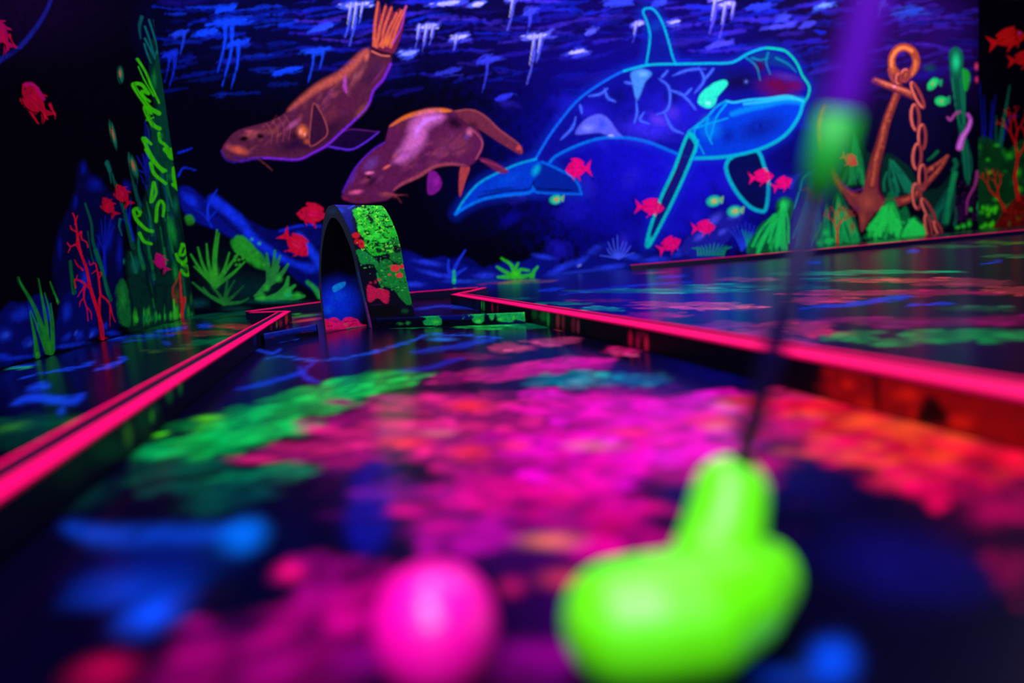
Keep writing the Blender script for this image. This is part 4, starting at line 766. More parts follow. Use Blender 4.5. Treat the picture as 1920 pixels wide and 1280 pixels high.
def cl(x, y, rx, ry, c, n, a=.85, hc=None, rr=.34, an=0.):
    """cluster of coral-like dabs"""
    ca, sa = math.cos(math.radians(an)), math.sin(math.radians(an))
    o.B(x, y, rx*.95, ry*.95, c, a*.55, an, .45, nz=1.0)
    for i in range(n):
        t = R_.uniform(0, 6.283); r = math.sqrt(R_.random()); u = rx*r*math.cos(t); v = ry*r*math.sin(t)
        k = R_.uniform(.6, 1.15); cc = [min(255, q*k) for q in (hc if hc and R_.random() < .4 else c)]
        o.B(x+u*ca-v*sa, y+u*sa+v*ca, max(7, rx*rr*R_.uniform(.5, 1.2)), max(2.2, ry*rr*R_.uniform(.6, 1.3)), cc, a*R_.uniform(.5, 1), an, .5, nz=1.1)
mg = (240, 0, 150); mg2 = (255, 0, 190); pu = (130, 0, 120); sa_ = (240, 60, 100); gn = (0, 190, 70); tl = (0, 120, 104); rd_ = (240, 20, 60); og = (255, 60, 30); tq = (0, 140, 140)
# --- playing lane, far to near
cl(760, 612, 60, 5, (20, 200, 70), 14); cl(905, 610, 70, 7, (20, 190, 70), 20, hc=(40, 230, 90)); cl(990, 612, 50, 6, (0, 150, 90), 12)
cl(1065, 618, 30, 4, (230, 70, 90), 6); cl(1040, 640, 60, 9, (190, 60, 110), 14, hc=(230, 80, 120)); cl(960, 652, 60, 9, (200, 60, 100), 16, hc=(235, 90, 130)); cl(880, 668, 70, 9, (110, 16, 70), 12); cl(1170, 658, 44, 9, (240, 30, 120), 12, hc=(255, 90, 150))
o.S([(430, 652), (500, 640), (560, 634)], 3.2, (20, 80, 235), .8, 3.4, closed=2, nz=2.2); o.S([(495, 672), (530, 668), (590, 676), (640, 672), (700, 660), (770, 640), (800, 628), (870, 628), (940, 634)], 3.2, (20, 96, 240), .8, 5.6, closed=2, nz=2.2); o.S([(590, 676), (560, 700), (480, 722), (440, 730)], 6.5, (16, 60, 225), .8, 9.0, closed=2, nz=2.2); o.S([(560, 688), (572, 705), (600, 718)], 7.8, (16, 60, 225), .8, 7.8, closed=2, nz=2.2)
o.S([(770, 660), (850, 650), (900, 640), (930, 636)], 7.8, (14, 60, 210), .8, 10.1, closed=2, nz=2.2); o.S([(720, 700), (800, 690), (870, 670)], 5.8, (12, 40, 190), .8, 9.0, closed=2, nz=2.2); o.B(830, 636, 40, 6, (30, 130, 250), .8, 0); o.S([(480, 655), (510, 662), (525, 655)], 5, (20, 70, 220), .8, 4)
cl(1010, 690, 130, 16, (200, 0, 120), 34, hc=(240, 30, 140), an=-8); cl(870, 705, 80, 12, (160, 10, 100), 18, hc=(235, 40, 120), an=-6); cl(1090, 682, 70, 14, (225, 0, 150), 16)
cl(1070, 712, 85, 17, tq, 20, hc=(0, 170, 140)); cl(1200, 712, 70, 14, (0, 110, 130), 14, hc=(0, 160, 160)); o.B(1080, 716, 22, 7, (90, 170, 160), .8)
for a in ((640, 730, 130, 20), (560, 760, 150, 24), (720, 718, 90, 12), (500, 800, 130, 34), (400, 830, 110, 24)): cl(*a, gn, 26, hc=(20, 225, 80), an=-10)
cl(380, 790, 100, 16, (0, 130, 50), 14, an=-14, hc=(70, 235, 20)); o.B(390, 783, 45, 7, (90, 240, 10), .9, -4, nz=.5); o.B(300, 850, 90, 24, (0, 200, 90), .8, 4, nz=.6); o.B(570, 800, 60, 16, (0, 225, 100), .8, -4, nz=.5)
cl(330, 880, 120, 24, (0, 80, 60), 12, an=-8); cl(520, 885, 120, 16, (0, 140, 84), 16, hc=(0, 190, 90), an=-6); cl(400, 910, 140, 20, (0, 80, 66), 12, an=-4); cl(420, 940, 90, 22, (0, 70, 66), 8, an=-10); o.B(160, 930, 90, 34, (0, 46, 40), .8, -20, nz=.5)
for q in ((1150, 830, 330, 110, (190, 0, 120)), (1000, 900, 250, 110, (150, 0, 110)), (1240, 790, 260, 70, (235, 0, 150)), (1700, 830, 300, 80, (200, 14, 40)), (1350, 880, 130, 60, (230, 0, 150))): o.B(*q, .8, 6, .8, nz=.6)
for a in ((760, 760, 130, 22), (870, 750, 120, 20), (690, 800, 130, 26), (800, 820, 170, 34), (930, 790, 150, 30), (620, 850, 160, 24), (900, 850, 150, 34)): cl(*a, (170, 10, 110), 24, hc=(235, 30, 120))
for a in ((1130, 770, 150, 26), (1250, 780, 130, 30), (1050, 830, 150, 30), (1180, 850, 150, 34), (1300, 830, 130, 34), (1100, 890, 130, 40), (1030, 740, 60, 12), (1390, 760, 120, 26)): cl(*a, mg2, 26, hc=(255, 0, 160), a=.97)
for q in ((880, 760, 70, 20), (880, 850, 60, 24), (970, 835, 50, 14), (1180, 810, 70, 14), (1340, 790, 80, 24), (760, 830, 70, 14)): o.B(*q, (255, 40, 60), .85, nz=.5)
for q in ((1110, 835, 90, 14), (1370, 760, 50, 14), (820, 812, 60, 10), (1340, 800, 40, 12)): o.B(*q, (220, 110, 110), .8, nz=.5)
cl(920, 940, 170, 60, (190, 0, 120), 30, hc=(240, 0, 130)); cl(1080, 900, 90, 50, (255, 0, 160), 14); cl(860, 1000, 120, 50, (170, 0, 140), 16); cl(1120, 990, 150, 60, (190, 0, 120), 22, hc=(240, 0, 110)); cl(760, 920, 90, 30, (110, 10, 120), 10)
o.B(1030, 1013, 90, 22, (235, 120, 80), .85, 0, nz=.4); o.B(1060, 1085, 80, 30, (200, 50, 80), .8, 0, nz=.5); o.B(960, 1100, 40, 26, (180, 20, 90), .8, nz=.5); o.B(1150, 1025, 34, 26, (255, 0, 150), .9)
cl(620, 1070, 110, 40, (120, 0, 90), 14); o.B(545, 1070, 40, 28, (240, 10, 110), .95, nz=.3); o.B(700, 930, 60, 20, (120, 30, 170), .8)
cl(560, 1200, 260, 90, (140, 0, 100), 26, hc=(190, 0, 120), an=-16); o.B(200, 1262, 100, 50, (190, 0, 70), .85, -14, nz=.4); cl(900, 1240, 260, 70, (120, 0, 110), 20); cl(420, 1190, 110, 40, (150, 0, 110), 8)
o.S([(120, 985), (200, 1005), (360, 1005), (480, 990)], 36.7, (6, 66, 190), .8, 38.4, closed=2, nz=2.2); o.B(455, 1005, 70, 50, (0, 120, 235), .9, -20, nz=.3); o.B(250, 1100, 170, 60, (4, 60, 190), .85, -10, nz=.4); o.B(290, 1150, 110, 50, (10, 80, 240), .9, -24, nz=.3); o.B(300, 1060, 230, 80, (2, 20, 110), .7, -10)
o.B(1560, 1240, 70, 70, (4, 76, 220), .95, -30, nz=.3); o.B(1470, 1270, 90, 26, (4, 60, 190), .8)
for i in range(150):      # dark gaps between the dabs
    x = R_.uniform(560, 1500); y = R_.triangular(700, 1120, 860); k = (y-560)/300
    o.B(x, y, R_.uniform(16, 46)*k, R_.uniform(3, 9)*k, R_.choice([(26, 0, 62), (40, 0, 60), (60, 0, 70), (8, 4, 60)]), R_.uniform(.35, .8), R_.uniform(-8, 4), .7, nz=1.)
o.B(1290, 935, 70, 34, (3, 2, 60), .95, 6, .5, nz=.5); o.B(690, 980, 60, 80, (4, 12, 120), .9, 8, .6, nz=.4); o.B(640, 880, 70, 12, (60, 10, 80), .7, nz=.5)
for i in range(26): o.B(R_.uniform(150, 760), R_.uniform(1120, 1290), R_.uniform(40, 90), R_.uniform(14, 30), (24, 0, 44), R_.uniform(.3, .6), -14, .8, nz=.8)
# orange-red reef on the right of the lane
for a in ((1470, 760, 130, 22), (1600, 780, 150, 30), (1740, 790, 150, 40), (1860, 820, 140, 50), (1680, 830, 180, 34), (1800, 870, 160, 40)): cl(*a, (250, 16, 54), 26, hc=(255, 66, 30), a=.97)
for q in ((1510, 780, 70, 14), (1610, 790, 70, 20), (1700, 800, 90, 34), (1810, 815, 90, 28), (1550, 830, 46, 26), (1570, 735, 70, 24)): o.B(*q, (255, 90, 36), .85, nz=.5)
cl(1580, 840, 90, 30, (240, 10, 80), 12); cl(1760, 910, 120, 40, (240, 0, 80), 16); cl(1880, 940, 100, 60, (150, 0, 70), 10); cl(1900, 1070, 60, 60, (120, 0, 60), 6); cl(1480, 740, 80, 14, (200, 30, 90), 10)
cl(1450, 800, 90, 30, (220, 0, 110), 14); cl(1420, 870, 60, 30, (200, 0, 100), 8)
for i in range(60):
    x = R_.uniform(1440, 1930); y = 745+(x-1440)*.12+R_.uniform(-20, 130); o.B(x, y, R_.uniform(16, 50), R_.uniform(4, 13), R_.choice([(120, 0, 40), (60, 0, 50), (255, 90, 40), (170, 0, 50)]), R_.uniform(.3, .65), R_.uniform(-4, 12), .7, nz=1.)
# --- far end of the lane, behind the ridge
o.S([(778, 580), (830, 574), (900, 578), (970, 574)], 4.6, (20, 70, 240), .8, 4.5, closed=2, nz=2.2); o.B(520, 600, 50, 5, (200, 40, 40), .8, -5); o.B(575, 600, 40, 4, (240, 70, 30), .95, -8); o.B(570, 592, 40, 4, (30, 180, 60), .9, -6); o.B(555, 588, 14, 3, (60, 230, 60), .9)
# --- floor left of the lane
for p, w_, w2 in (([(20, 760), (60, 745), (130, 752), (160, 738)], 12, 16), ([(50, 730), (80, 722), (92, 728)], 10, 6), ([(110, 770), (120, 772)], 14, 10), ([(35, 710), (60, 704), (80, 698)], 4, 3), ([(180, 694), (230, 676), (222, 668)], 6, 5), ([(290, 622), (350, 614)], 5, 5), ([(230, 640), (310, 630), (330, 624)], 4, 3), ([(370, 612), (400, 610)], 5, 4), ([(305, 640), (320, 646)], 5, 3), ([(200, 636), (300, 628)], 5, 3), ([(80, 700), (160, 684), (180, 676)], 4, 3), ([(10, 690), (70, 682)], 3, 3)):
    o.S(p, w_*1.4, (18, 70, 235), .85, w_*.8, closed=2, nz=2.5)
o.B(30, 800, 60, 14, (60, 170, 20), .85, -10, nz=.5); cl(60, 800, 110, 26, (0, 70, 44), 12, an=-10); o.B(140, 795, 26, 16, (70, 120, 20), .8, nz=.5); o.S([(0, 692), (60, 688)], 2.6, (40, 220, 60), .8, 2.2, closed=2, nz=2.2); cl(20, 830, 80, 20, (0, 50, 30), 8)
cl(400, 640, 60, 7, (0, 120, 70), 16, an=-6); cl(320, 655, 60, 4, (60, 110, 40), 8, an=-4); cl(400, 625, 70, 5, (120, 24, 40), 12); cl(450, 612, 60, 5, (180, 24, 50), 12); cl(430, 600, 70, 5, (0, 80, 60), 12); cl(300, 612, 60, 4, (0, 110, 40), 10, an=-6); cl(400, 592, 90, 4, (0, 90, 60), 14, an=-5); cl(280, 645, 90, 16, (0, 34, 40), 6)
cl(80, 880, 90, 26, (90, 14, 50), 8, an=-28); cl(200, 800, 80, 16, (60, 10, 40), 6, an=-30)
# --- floor right of the lane
for a in ((1050, 568, 60, 3, tl), (1130, 563, 60, 3, (90, 20, 70)), (1180, 546, 120, 5, (0, 110, 110)), (1290, 545, 130, 6, (0, 150, 120)), (1340, 536, 90, 4, (0, 120, 90)), (1260, 572, 90, 7, (190, 60, 120)), (1360, 575, 80, 8, (215, 90, 110)), (1230, 590, 70, 7, (150, 10, 100)), (1370, 610, 90, 8, (130, 10, 110)), (1130, 579, 50, 5, (0, 130, 120)), (1020, 578, 50, 4, (0, 110, 80)), (1060, 588, 60, 4, (140, 0, 110)), (1170, 600, 60, 6, (160, 0, 120)), (1420, 625, 80, 8, (160, 40, 110)),
          (1400, 524, 60, 4, (120, 40, 80)), (1560, 512, 130, 3.5, (0, 150, 100)), (1680, 510, 120, 3.5, (10, 170, 100)), (1620, 525, 120, 6, (0, 110, 80)), (1500, 540, 80, 6, (0, 90, 70)), (1700, 525, 120, 5, (200, 70, 70)), (1600, 550, 150, 6, (190, 40, 100)), (1820, 530, 100, 10, (160, 50, 80)), (1540, 562, 80, 8, (210, 50, 100)), (1750, 548, 120, 8, (180, 10, 90)), (1900, 545, 60, 9, (190, 60, 70)),
          (1500, 610, 80, 10, (200, 40, 90)), (1540, 625, 60, 8, (240, 40, 90)), (1620, 600, 120, 8, (140, 0, 100)), (1480, 640, 70, 8, (170, 40, 110)), (1740, 605, 150, 10, (120, 0, 90)), (1880, 600, 90, 12, (130, 0, 80)), (1830, 578, 80, 7, (30, 90, 60)), (1900, 480, 60, 4, (20, 110, 60)), (1800, 462, 90, 3, (30, 90, 50)), (1880, 455, 60, 3, (40, 120, 30))): cl(a[0], a[1], a[2], a[3], a[4], 14, .85, hc=tuple(min(255, v*1.25) for v in a[4]), rr=.3)
for a in ((1600, 630, 60, 12), (1770, 630, 90, 13), (1880, 628, 90, 14), (1680, 642, 70, 9)): cl(*a, (0, 150, 70), 12, hc=(10, 190, 80))
for p, w_ in (([(1500, 578), (1600, 570), (1680, 558), (1720, 556)], 6), ([(1700, 572), (1790, 568)], 3), ([(1510, 492), (1540, 492)], 4), ([(1700, 470), (1725, 470)], 4), ([(1840, 496), (1880, 488)], 3), ([(1050, 552), (1180, 536), (1300, 528)], 2), ([(1010, 545), (1060, 540)], 4), ([(1230, 520), (1290, 516)], 3)): o.S(p, w_*1.4, (14, 60, 225), .85, w_*.8, closed=2, nz=2)
o.B(1230, 511, 50, 2.2, (200, 0, 110), .9, -3); o.B(1505, 647, 40, 6, (60, 30, 150), .8, 2); cl(960, 560, 50, 3, (0, 90, 110), 6); cl(1000, 528, 60, 3, (120, 80, 90), 6, an=-5); cl(930, 530, 60, 2, (180, 0, 80), 6, an=-4)

def sym(a, b, n0, g):      # spacing that grows away from the camera
    r = [a]
    while r[-1] < b: r.append(r[-1]+max(n0, (abs(r[-1]))*g))
    return np.array(r)
ys = np.r_[np.arange(-1.4, .12, .1), sym(.12, 11.2, .0035, .0085)]
xr = sym(0.0, 13.4, .0045, .0085); xl = -np.arange(.0045, .75, .0045)[::-1]; xs = np.r_[-.746, xl, xr]
XX, YY = np.meshgrid(xs, ys); V = np.stack([XX.ravel(), YY.ravel(), np.zeros(XX.size)], 1)
Vp = V.copy(); front = Vp[:, 1] > .16; px = np.full(len(V), -9999.); py = px.copy()
a_, b_ = proj(Vp[front]); px[front] = a_; py[front] = b_
C = np.tile(lin(FL.base), (len(V), 1)); C[front] = FL.paint(px[front], py[front], V[front, 0], V[front, 1], 26.)
i = np.arange(len(V)).reshape(len(ys), len(xs)); Fq = np.stack([i[:-1, :-1], i[:-1, 1:], i[1:, 1:], i[1:, :-1]], -1).reshape(-1, 4)
cen = V[Fq].mean(1); keep = ((cen-A) @ WN > -.06) | (cen[:, 0] > 9.7); keep &= ((cen-RB) @ RN > -.06) | (cen[:, 0] < 9.7)
me = npmesh('floor', V, Fq[keep], C); me.validate()
props(link('floor', me, M_floor), kind='structure')
# ================================================================== lane borders
ZC = .033
def border(label, pts, side, wd=.05, edge=.02, outer=.005, ref=None, zc=ZC, rag=0):
    c = np.mean(pts, 0); root = empty('lane_border', (c[0], c[1], 0), label, 'lane border', 'low pink-edged boards around the playing lane')
    P = []                                          # resample so that the painted edge can wobble a little
    for a, b in zip(pts, pts[1:]):
        n = max(1, int(np.hypot(b[0]-a[0], b[1]-a[1])/.12))
        for k in range(n): P.append((a[0]+(b[0]-a[0])*k/n, a[1]+(b[1]-a[1])*k/n))
    P.append(pts[-1])
    bm = bmesh.new(); boxes(bm, pts, wd, 0, zc-.0015, side); bmobj('board', bm, M_navy, root, bev=.0008)
    bm = bmesh.new(); boxes(bm, P, edge, zc-.0016, zc+.0008, side); ob = bmobj('painted_edge', bm, M_pink, root); ob['label'] = 'glowing pink inner edge of the board'
    if outer:
        Q = offset_line(pts, side*(wd-outer)); bm = bmesh.new(); boxes(bm, Q, outer, zc-.0016, zc+.0006, side); bmobj('outer_edge', bm, M_pink, root)
    return root
def offset_line(pts, d):
    P = [Vector((p[0], p[1])) for p in pts]; n = len(P); out = []
    for i in range(n):
        t = (P[min(i+1, n-1)]-P[max(i-1, 0)]).normalized(); nn = Vector((-t.y, t.x))
        if 0 < i < n-1:
            a = (P[i]-P[i-1]).normalized(); nn = nn/max(.35, a.dot(t))
        out.append(tuple(P[i]+nn*d))
    return out
def cp(px, py, z=ZC): q = floor_pt(px, py, z); return (q[0], q[1])
BL = [(-.205, -.5), (-.205, .9), cp(545, 583)]
BR = [(.395, -.5), (.398, .9), cp(845, 552.)]
border('pink-edged board along the left side of the lane', BL, 1, .045, .02)
border('pink-edged board along the right side of the lane', BR, -1, .05, .03)
border('short pink-edged board turning left behind the end of the left lane board', [cp(530, 584), cp(500, 585), cp(467, 586)], -1, .03, .022, 0)
border('long pink-edged board across the far end, running behind the arch', [cp(470, 583), cp(600, 566), cp(777, 547.5), cp(893, 539)], 1, .03, .028, 0)
border('short pink-edged board joining the right lane board to the far end', [cp(850, 551), cp(880, 545), cp(902, 539.5)], -1, .03, .024, 0)
border('long red-edged board standing in front of the anchor and the right end of the mural', [cp(1183, 497), cp(1400, 479), cp(1600, 461.5), cp(1920, 431), cp(2100, 414.5)], 1, .05, .05, 0)
# painted inner faces of the long boards
BF = Art((2, 1, 14)); o = BF.crop(0, 0, 1)
o.F([(1545, 690), (1640, 700), (1960, 770), (1960, 900), (1700, 830), (1540, 780), (1560, 740)], (150, 12, 16), .97, 10, nz=3)
for q in ((1660, 770, 90, 60), (1860, 850, 120, 70), (1560, 730, 40, 26)): o.B(*q, (150, 14, 18), .95, 12, nz=.5)
for q in ((1700, 740, 40, 20), (1620, 770, 30, 40), (1800, 790, 40, 20), (1590, 720, 20, 14), (1720, 780, 20, 30)): o.B(*q, (240, 40, 24), .85, nz=.6)
o.F([(1716, 790), (1735, 745), (1756, 748), (1780, 792)], (2, 0, 6), .97, 6); o.F([(1636, 700), (1648, 700), (1650, 760), (1640, 760)], (4, 0, 8), .8, 5)
for x, y, w_, h_, c in ((1046, 600, 5, 22, (170, 50, 70)), (1056, 602, 4, 22, (140, 40, 60)), (1075, 608, 6, 22, (120, 30, 60)), (1084, 612, 4, 20, (150, 50, 80)), (1182, 635, 6, 22, (190, 10, 60)), (1196, 640, 6, 26, (160, 10, 70)), (1212, 645, 6, 24, (230, 30, 80)), (1204, 630, 12, 12, (110, 4, 50)),
                        (1020, 592, 12, 14, (14, 120, 50)), (1028, 598, 4, 20, (40, 190, 60)), (1002, 588, 8, 14, (10, 90, 40)), (907, 573, 3, 14, (30, 190, 60)), (903, 572, 2, 12, (60, 220, 60)), (923, 576, 3, 12, (190, 20, 60)), (933, 578, 1.5, 12, (160, 20, 60)), (895, 570, 6, 14, (10, 20, 80))): o.B(x, y, w_, h_, c, .9, 0, .7, nz=.4)
BFL = Art((2, 2, 28)); o = BFL.crop(0, 0, 1)
for x, y, w_, h_, c in ((338, 724, 6, 22, (30, 150, 50)), (318, 740, 10, 22, (20, 120, 50)), (290, 770, 14, 26, (10, 70, 50)), (268, 785, 20, 34, (10, 70, 40)), (240, 815, 14, 34, (60, 120, 40)), (200, 840, 40, 30, (6, 60, 40)), (130, 890, 40, 40, (4, 40, 30)), (285, 780, 5, 18, (70, 190, 40)), (537, 598, 4, 16, (200, 40, 40)), (526, 606, 5, 10, (150, 30, 40)), (519, 608, 3, 10, (110, 110, 50)), (508, 614, 4, 8, (130, 30, 30)), (478, 638, 4, 14, (4, 30, 110))): o.B(x, y, w_, h_, c, .9, 0, .7, nz=.4)
def face(name, art, pts, z0, z1, parent, nrm_sign, off=.0012, nz_=16, du=.004):
    V = []; U = []
    for a, b in zip(pts, pts[1:]):
        L = np.hypot(b[0]-a[0], b[1]-a[1]); n = max(2, int(L/du)); t = np.arange(n)/n
        U += [(a[0]+(b[0]-a[0])*k, a[1]+(b[1]-a[1])*k) for k in t]
    U.append(pts[-1]); U = np.array(U); d = np.gradient(U, axis=0); nn = np.stack([-d[:, 1], d[:, 0]], 1); nn /= np.linalg.norm(nn, axis=1)[:, None]
    U = U+nn*off*nrm_sign; z = np.linspace(z0, z1, nz_); n = len(U)
    V = np.concatenate([np.c_[U, np.full(n, q)] for q in z]); i = np.arange(n*nz_).reshape(nz_, n)
    Fq = np.stack([i[:-1, :-1], i[:-1, 1:], i[1:, 1:], i[1:, :-1]], -1).reshape(-1, 4)
    px, py = proj(V); return link(name, npmesh(name, V, Fq, art.paint(px, py, ns=.12)), M_object, parent)
roots = [q for q in bpy.data.objects if q.name.startswith('lane_border') and q.parent is None]
def root_of(txt): return [q for q in roots if txt in q['label']][0]
face('painted_face', BFL, [(-.205, .3), (-.205, .9), cp(545, 583)], .0015, ZC-.0018, root_of('left side of the lane'), -1)
face('painted_face', BF, [(.3965, .3), (.398, .9), cp(845, 552.)], .0015, ZC-.0018, root_of('right side of the lane'), 1)

# ================================================================== ridge across the lane (two bars meeting at the arch)
def bar(label, path, dep, hgt, art):
    c = np.mean(path, 0); root = empty('lane_ridge', (c[0], c[1], 0), label, 'ramp', 'low painted ridge across the lane')
    a, b = np.array(path[0]), np.array(path[1]); d = _n(b-a); n = np.array([0., 1.]); L = np.linalg.norm(b-a)
    def part(nm, sec, ns):
        u = np.linspace(0, L, 160); S_ = []
        for (p, q), k in zip(zip(sec, sec[1:]), ns):
            for t in np.arange(k)/k: S_.append((p[0]+(q[0]-p[0])*t, p[1]+(q[1]-p[1])*t))
        S_.append(sec[-1]); m = len(S_)
        V = np.array([[*(a+d*uu+n*s_[0]), s_[1]] for s_ in S_ for uu in u]); i = np.arange(m*160).reshape(m, 160)
        Fq = np.stack([i[:-1, :-1], i[:-1, 1:], i[1:, 1:], i[1:, :-1]], -1).reshape(-1, 4)
        px, py = proj(V); return link(nm, npmesh(nm, V, Fq, art.paint(px, py, ns=.2)), M_object, root)
    part('front_face', [(0, 0), (0, hgt*.9), (.002, hgt)], [20, 3]); part('top_face', [(.002, hgt), (dep, hgt*.8)], [26]); part('back_face', [(dep, hgt*.8), (dep, 0)], [4])
    bm = bmesh.new(); boxes(bm, [tuple(a+n*.006+d*.012), tuple(b+n*.006-d*.012)], (dep-.012)*abs(d[0]), 0, hgt*.76, 1); bmobj('core', bm, M_black, root)
    return root
RG = Art((2, 8, 60)); o = RG.crop(440, 540, .125)
o.F([(300, 690), (1320, 530), (1320, 640), (900, 660), (300, 780)], (8, 34, 150), .85, 20, nz=.5); o.B(480, 650, 130, 20, (10, 60, 200), .8, -8); o.B(900, 590, 160, 24, (8, 50, 190), .7, -9)
o.F([(930, 690), (1330, 630), (1330, 700), (960, 745)], (1, 1, 10), .95, 10, nz=.6); o.B(560, 740, 60, 14, (90, 10, 90), .7, -8, nz=.5); o.S([(1000, 668), (1180, 650)], 6, (110, 10, 90), .8, 4); o.B(1060, 580, 60, 24, (80, 8, 90), .6); o.B(350, 780, 60, 60, (4, 16, 70), .6)
o = RG.crop(760, 520, 1/6)
o.F([(-400, 490), (400, 470), (400, 560), (-400, 600)], (1, 1, 14), .9, 12, nz=.4); o.F([(400, 465), (1000, 440), (1000, 540), (400, 560)], (1, 1, 12), .9, 12); o.F([(400, 385), (760, 375), (760, 455), (400, 470)], (3, 12, 100), .9, 10)
gd = (16, 165, 74)
o.F([(-20, 425), (180, 400), (560, 384), (570, 392), (380, 430), (405, 470), (410, 520), (370, 540), (280, 535), (215, 530), (200, 490), (240, 470), (170, 435)], gd, .95, 5, nz=.8)
o.F([(620, 392), (860, 372), (1370, 350), (1405, 380), (1400, 490), (1330, 492), (1230, 470), (1200, 500), (1050, 490), (1030, 440), (1010, 410), (990, 470), (960, 478), (940, 430), (910, 400), (880, 430), (885, 480), (850, 516), (780, 510), (755, 470), (770, 440), (720, 415)], gd, .95, 5, nz=.8)
o.F([(1400, 380), (1660, 400), (1665, 530), (1620, 556), (1500, 530), (1400, 500)], (6, 70, 30), .95, 6, nz=.6)
for q in ((340, 500, 60, 34), (820, 490, 50, 30), (1070, 470, 40, 20), (1350, 400, 50, 44), (1380, 470, 20, 24), (1220, 450, 20, 40), (975, 460, 20, 16), (1630, 470, 18, 70), (1620, 545, 30, 12), (1490, 470, 20, 34)): o.B(*q, (70, 235, 60), .75, nz=.9)
for i in range(60): o.B(R_.uniform(640, 1400), R_.uniform(360, 480), 12, 9, R_.choice([(60, 220, 70), (4, 60, 40), (20, 180, 80)]), .5, nz=.6)
o.S([(-380, 480), (-300, 425), (-160, 418), (60, 410)], 8, (200, 50, 70), .7, 4, nz=.6); o.B(-340, 560, 24, 24, (200, 20, 40), .9); o.B(-60, 520, 50, 24, (20, 140, 50), .9, nz=.9); o.B(30, 510, 40, 30, (20, 150, 60), .9, nz=.9)
q0, q1, q2, q3 = cp(479, 650, 0), cp(603, 626, 0), cp(700, 619, 0), cp(1040, 603, 0)
bar('blue-painted ridge bar to the left of the arch', [(-.192, 1.594), (-.085, 1.727)], .055, .026, RG)
bar('ridge bar with green dripping paint to the right of the arch', [(.060, 1.722), (.374, 1.452)], .05, .026, RG)

# ================================================================== arch
YA = 1.76
def pr(pts): P = depth_pt(np.array([p[0] for p in pts], float), np.array([p[1] for p in pts], float), YA); P = smooth(P[:, [0, 2]], False, 8); P[:, 1] = np.maximum(P[:, 1], .0005); return P
PO = pr([(608, 624), (603, 586), (599, 545), (598, 517), (599, 480), (602, 450), (606, 416), (612, 392), (620, 385), (630, 386), (644, 407), (658, 439), (667, 472), (675, 516), (682, 546), (689, 575), (695, 600), (698, 615)])
PI = pr([(611.5, 624), (607, 586), (603, 545), (602, 517), (603, 480), (606, 452), (611, 430), (618, 412), (624, 408), (631, 411), (640, 424), (651, 449), (661, 477), (669, 517), (676, 547), (683, 576), (688.5, 600), (691, 614)])
EX = np.array([.121, .10]); root = empty('arch_obstacle', (.05, 1.81, 0), 'small curved arch painted with green coral, standing astride the lane ridge', 'arch')
AO = Art((2, 3, 26)); o = AO.crop(580, 370, .1148)
o.F([(330, 120), (900, 60), (700, 200), (720, 560), (640, 500), (520, 300), (400, 160)], (5, 24, 130), .95, 40, nz=.6); o.B(520, 210, 90, 60, (10, 60, 200), .8, 30, nz=.5)
o.S([(330, 140), (600, 110), (900, 85), (1180, 95)], 34, (50, 30, 190), .8, 24); o.S([(640, 180), (780, 110), (940, 85)], 20, (30, 70, 230), .8, 12); o.B(1050, 90, 130, 14, (60, 10, 150), .8)
dk = (12, 128, 44); br = (24, 205, 40); lm = (120, 250, 40)
o.F([(715, 200), (820, 170), (960, 130), (1200, 100), (1290, 190), (1400, 400), (1480, 600), (1520, 740), (1440, 760), (1300, 840), (1270, 900), (1120, 950), (1000, 920), (900, 800), (900, 680), (800, 560), (780, 420), (730, 300)], br, .97, 10, nz=2.2)
o.F([(1300, 690), (1430, 680), (1520, 750), (1600, 1000), (1620, 1080), (1500, 1060), (1450, 1080), (1310, 1000), (1320, 940), (1200, 880), (1200, 800)], dk, .95, 10, nz=1.)
o.F([(770, 860), (900, 880), (1100, 1030), (1140, 1120), (1100, 1280), (1200, 1500), (1060, 1100), (860, 1090), (800, 980)], (16, 150, 60), .9, 10, nz=2.)
o.F([(1140, 1080), (1250, 1010), (1340, 1050), (1400, 1100), (1600, 1110), (1640, 1280), (1650, 1500), (1680, 1700), (1600, 1750), (1460, 1600), (1350, 1480), (1220, 1430), (1150, 1300)], dk, .96, 10, nz=1.2)
for i in range(150):
    x, y = R_.uniform(730, 1500), R_.uniform(140, 900)
    if x > 760+(y-140)*.15 and x < 1240+(y-140)*.36: o.B(x, y, R_.uniform(14, 50), R_.uniform(8, 26), R_.choice([lm, (50, 235, 40), (2, 16, 20), (10, 120, 30), (2, 10, 24)]), .85, R_.uniform(-40, 50), nz=1.)
for i in range(60): o.B(R_.uniform(1150, 1600), R_.uniform(960, 1500), R_.uniform(16, 50), R_.uniform(10, 26), R_.choice([(20, 160, 60), (2, 34, 22), (60, 215, 70), (6, 80, 34)]), .7, nz=1.)
for i in range(26): o.B(R_.uniform(840, 1120), R_.uniform(960, 1260), 22, 12, R_.choice([(80, 230, 70), (2, 10, 20), (20, 150, 60)]), .8, nz=1.)
for i in range(170):
    y = R_.uniform(130, 900); x = R_.uniform(740+(y-140)*.22, 1250+(y-140)*.33); an = R_.uniform(0, 6.28); L = R_.uniform(20, 60)
    o.S([(x, y), (x+L*math.cos(an), y+L*.6*math.sin(an)), (x+L*1.2*math.cos(an+.8), y+L*math.sin(an+.8))], R_.uniform(10, 24), R_.choice([(2, 8, 20), (2, 8, 20), (2, 20, 20), lm, (90, 255, 60)]), .95, 5, closed=2, nz=.6)
for q in ((1000, 350, 110, 40, 50), (960, 600, 60, 20, -10), (1100, 770, 60, 40, 10), (1140, 870, 70, 50, 0), (1240, 470, 50, 14, 20), (1200, 310, 70, 14, 10), (1430, 850, 90, 80, 0), (960, 720, 30, 50, 30)): o.B(*q[:4], (2, 2, 22), .95, q[4], .5, nz=.8)
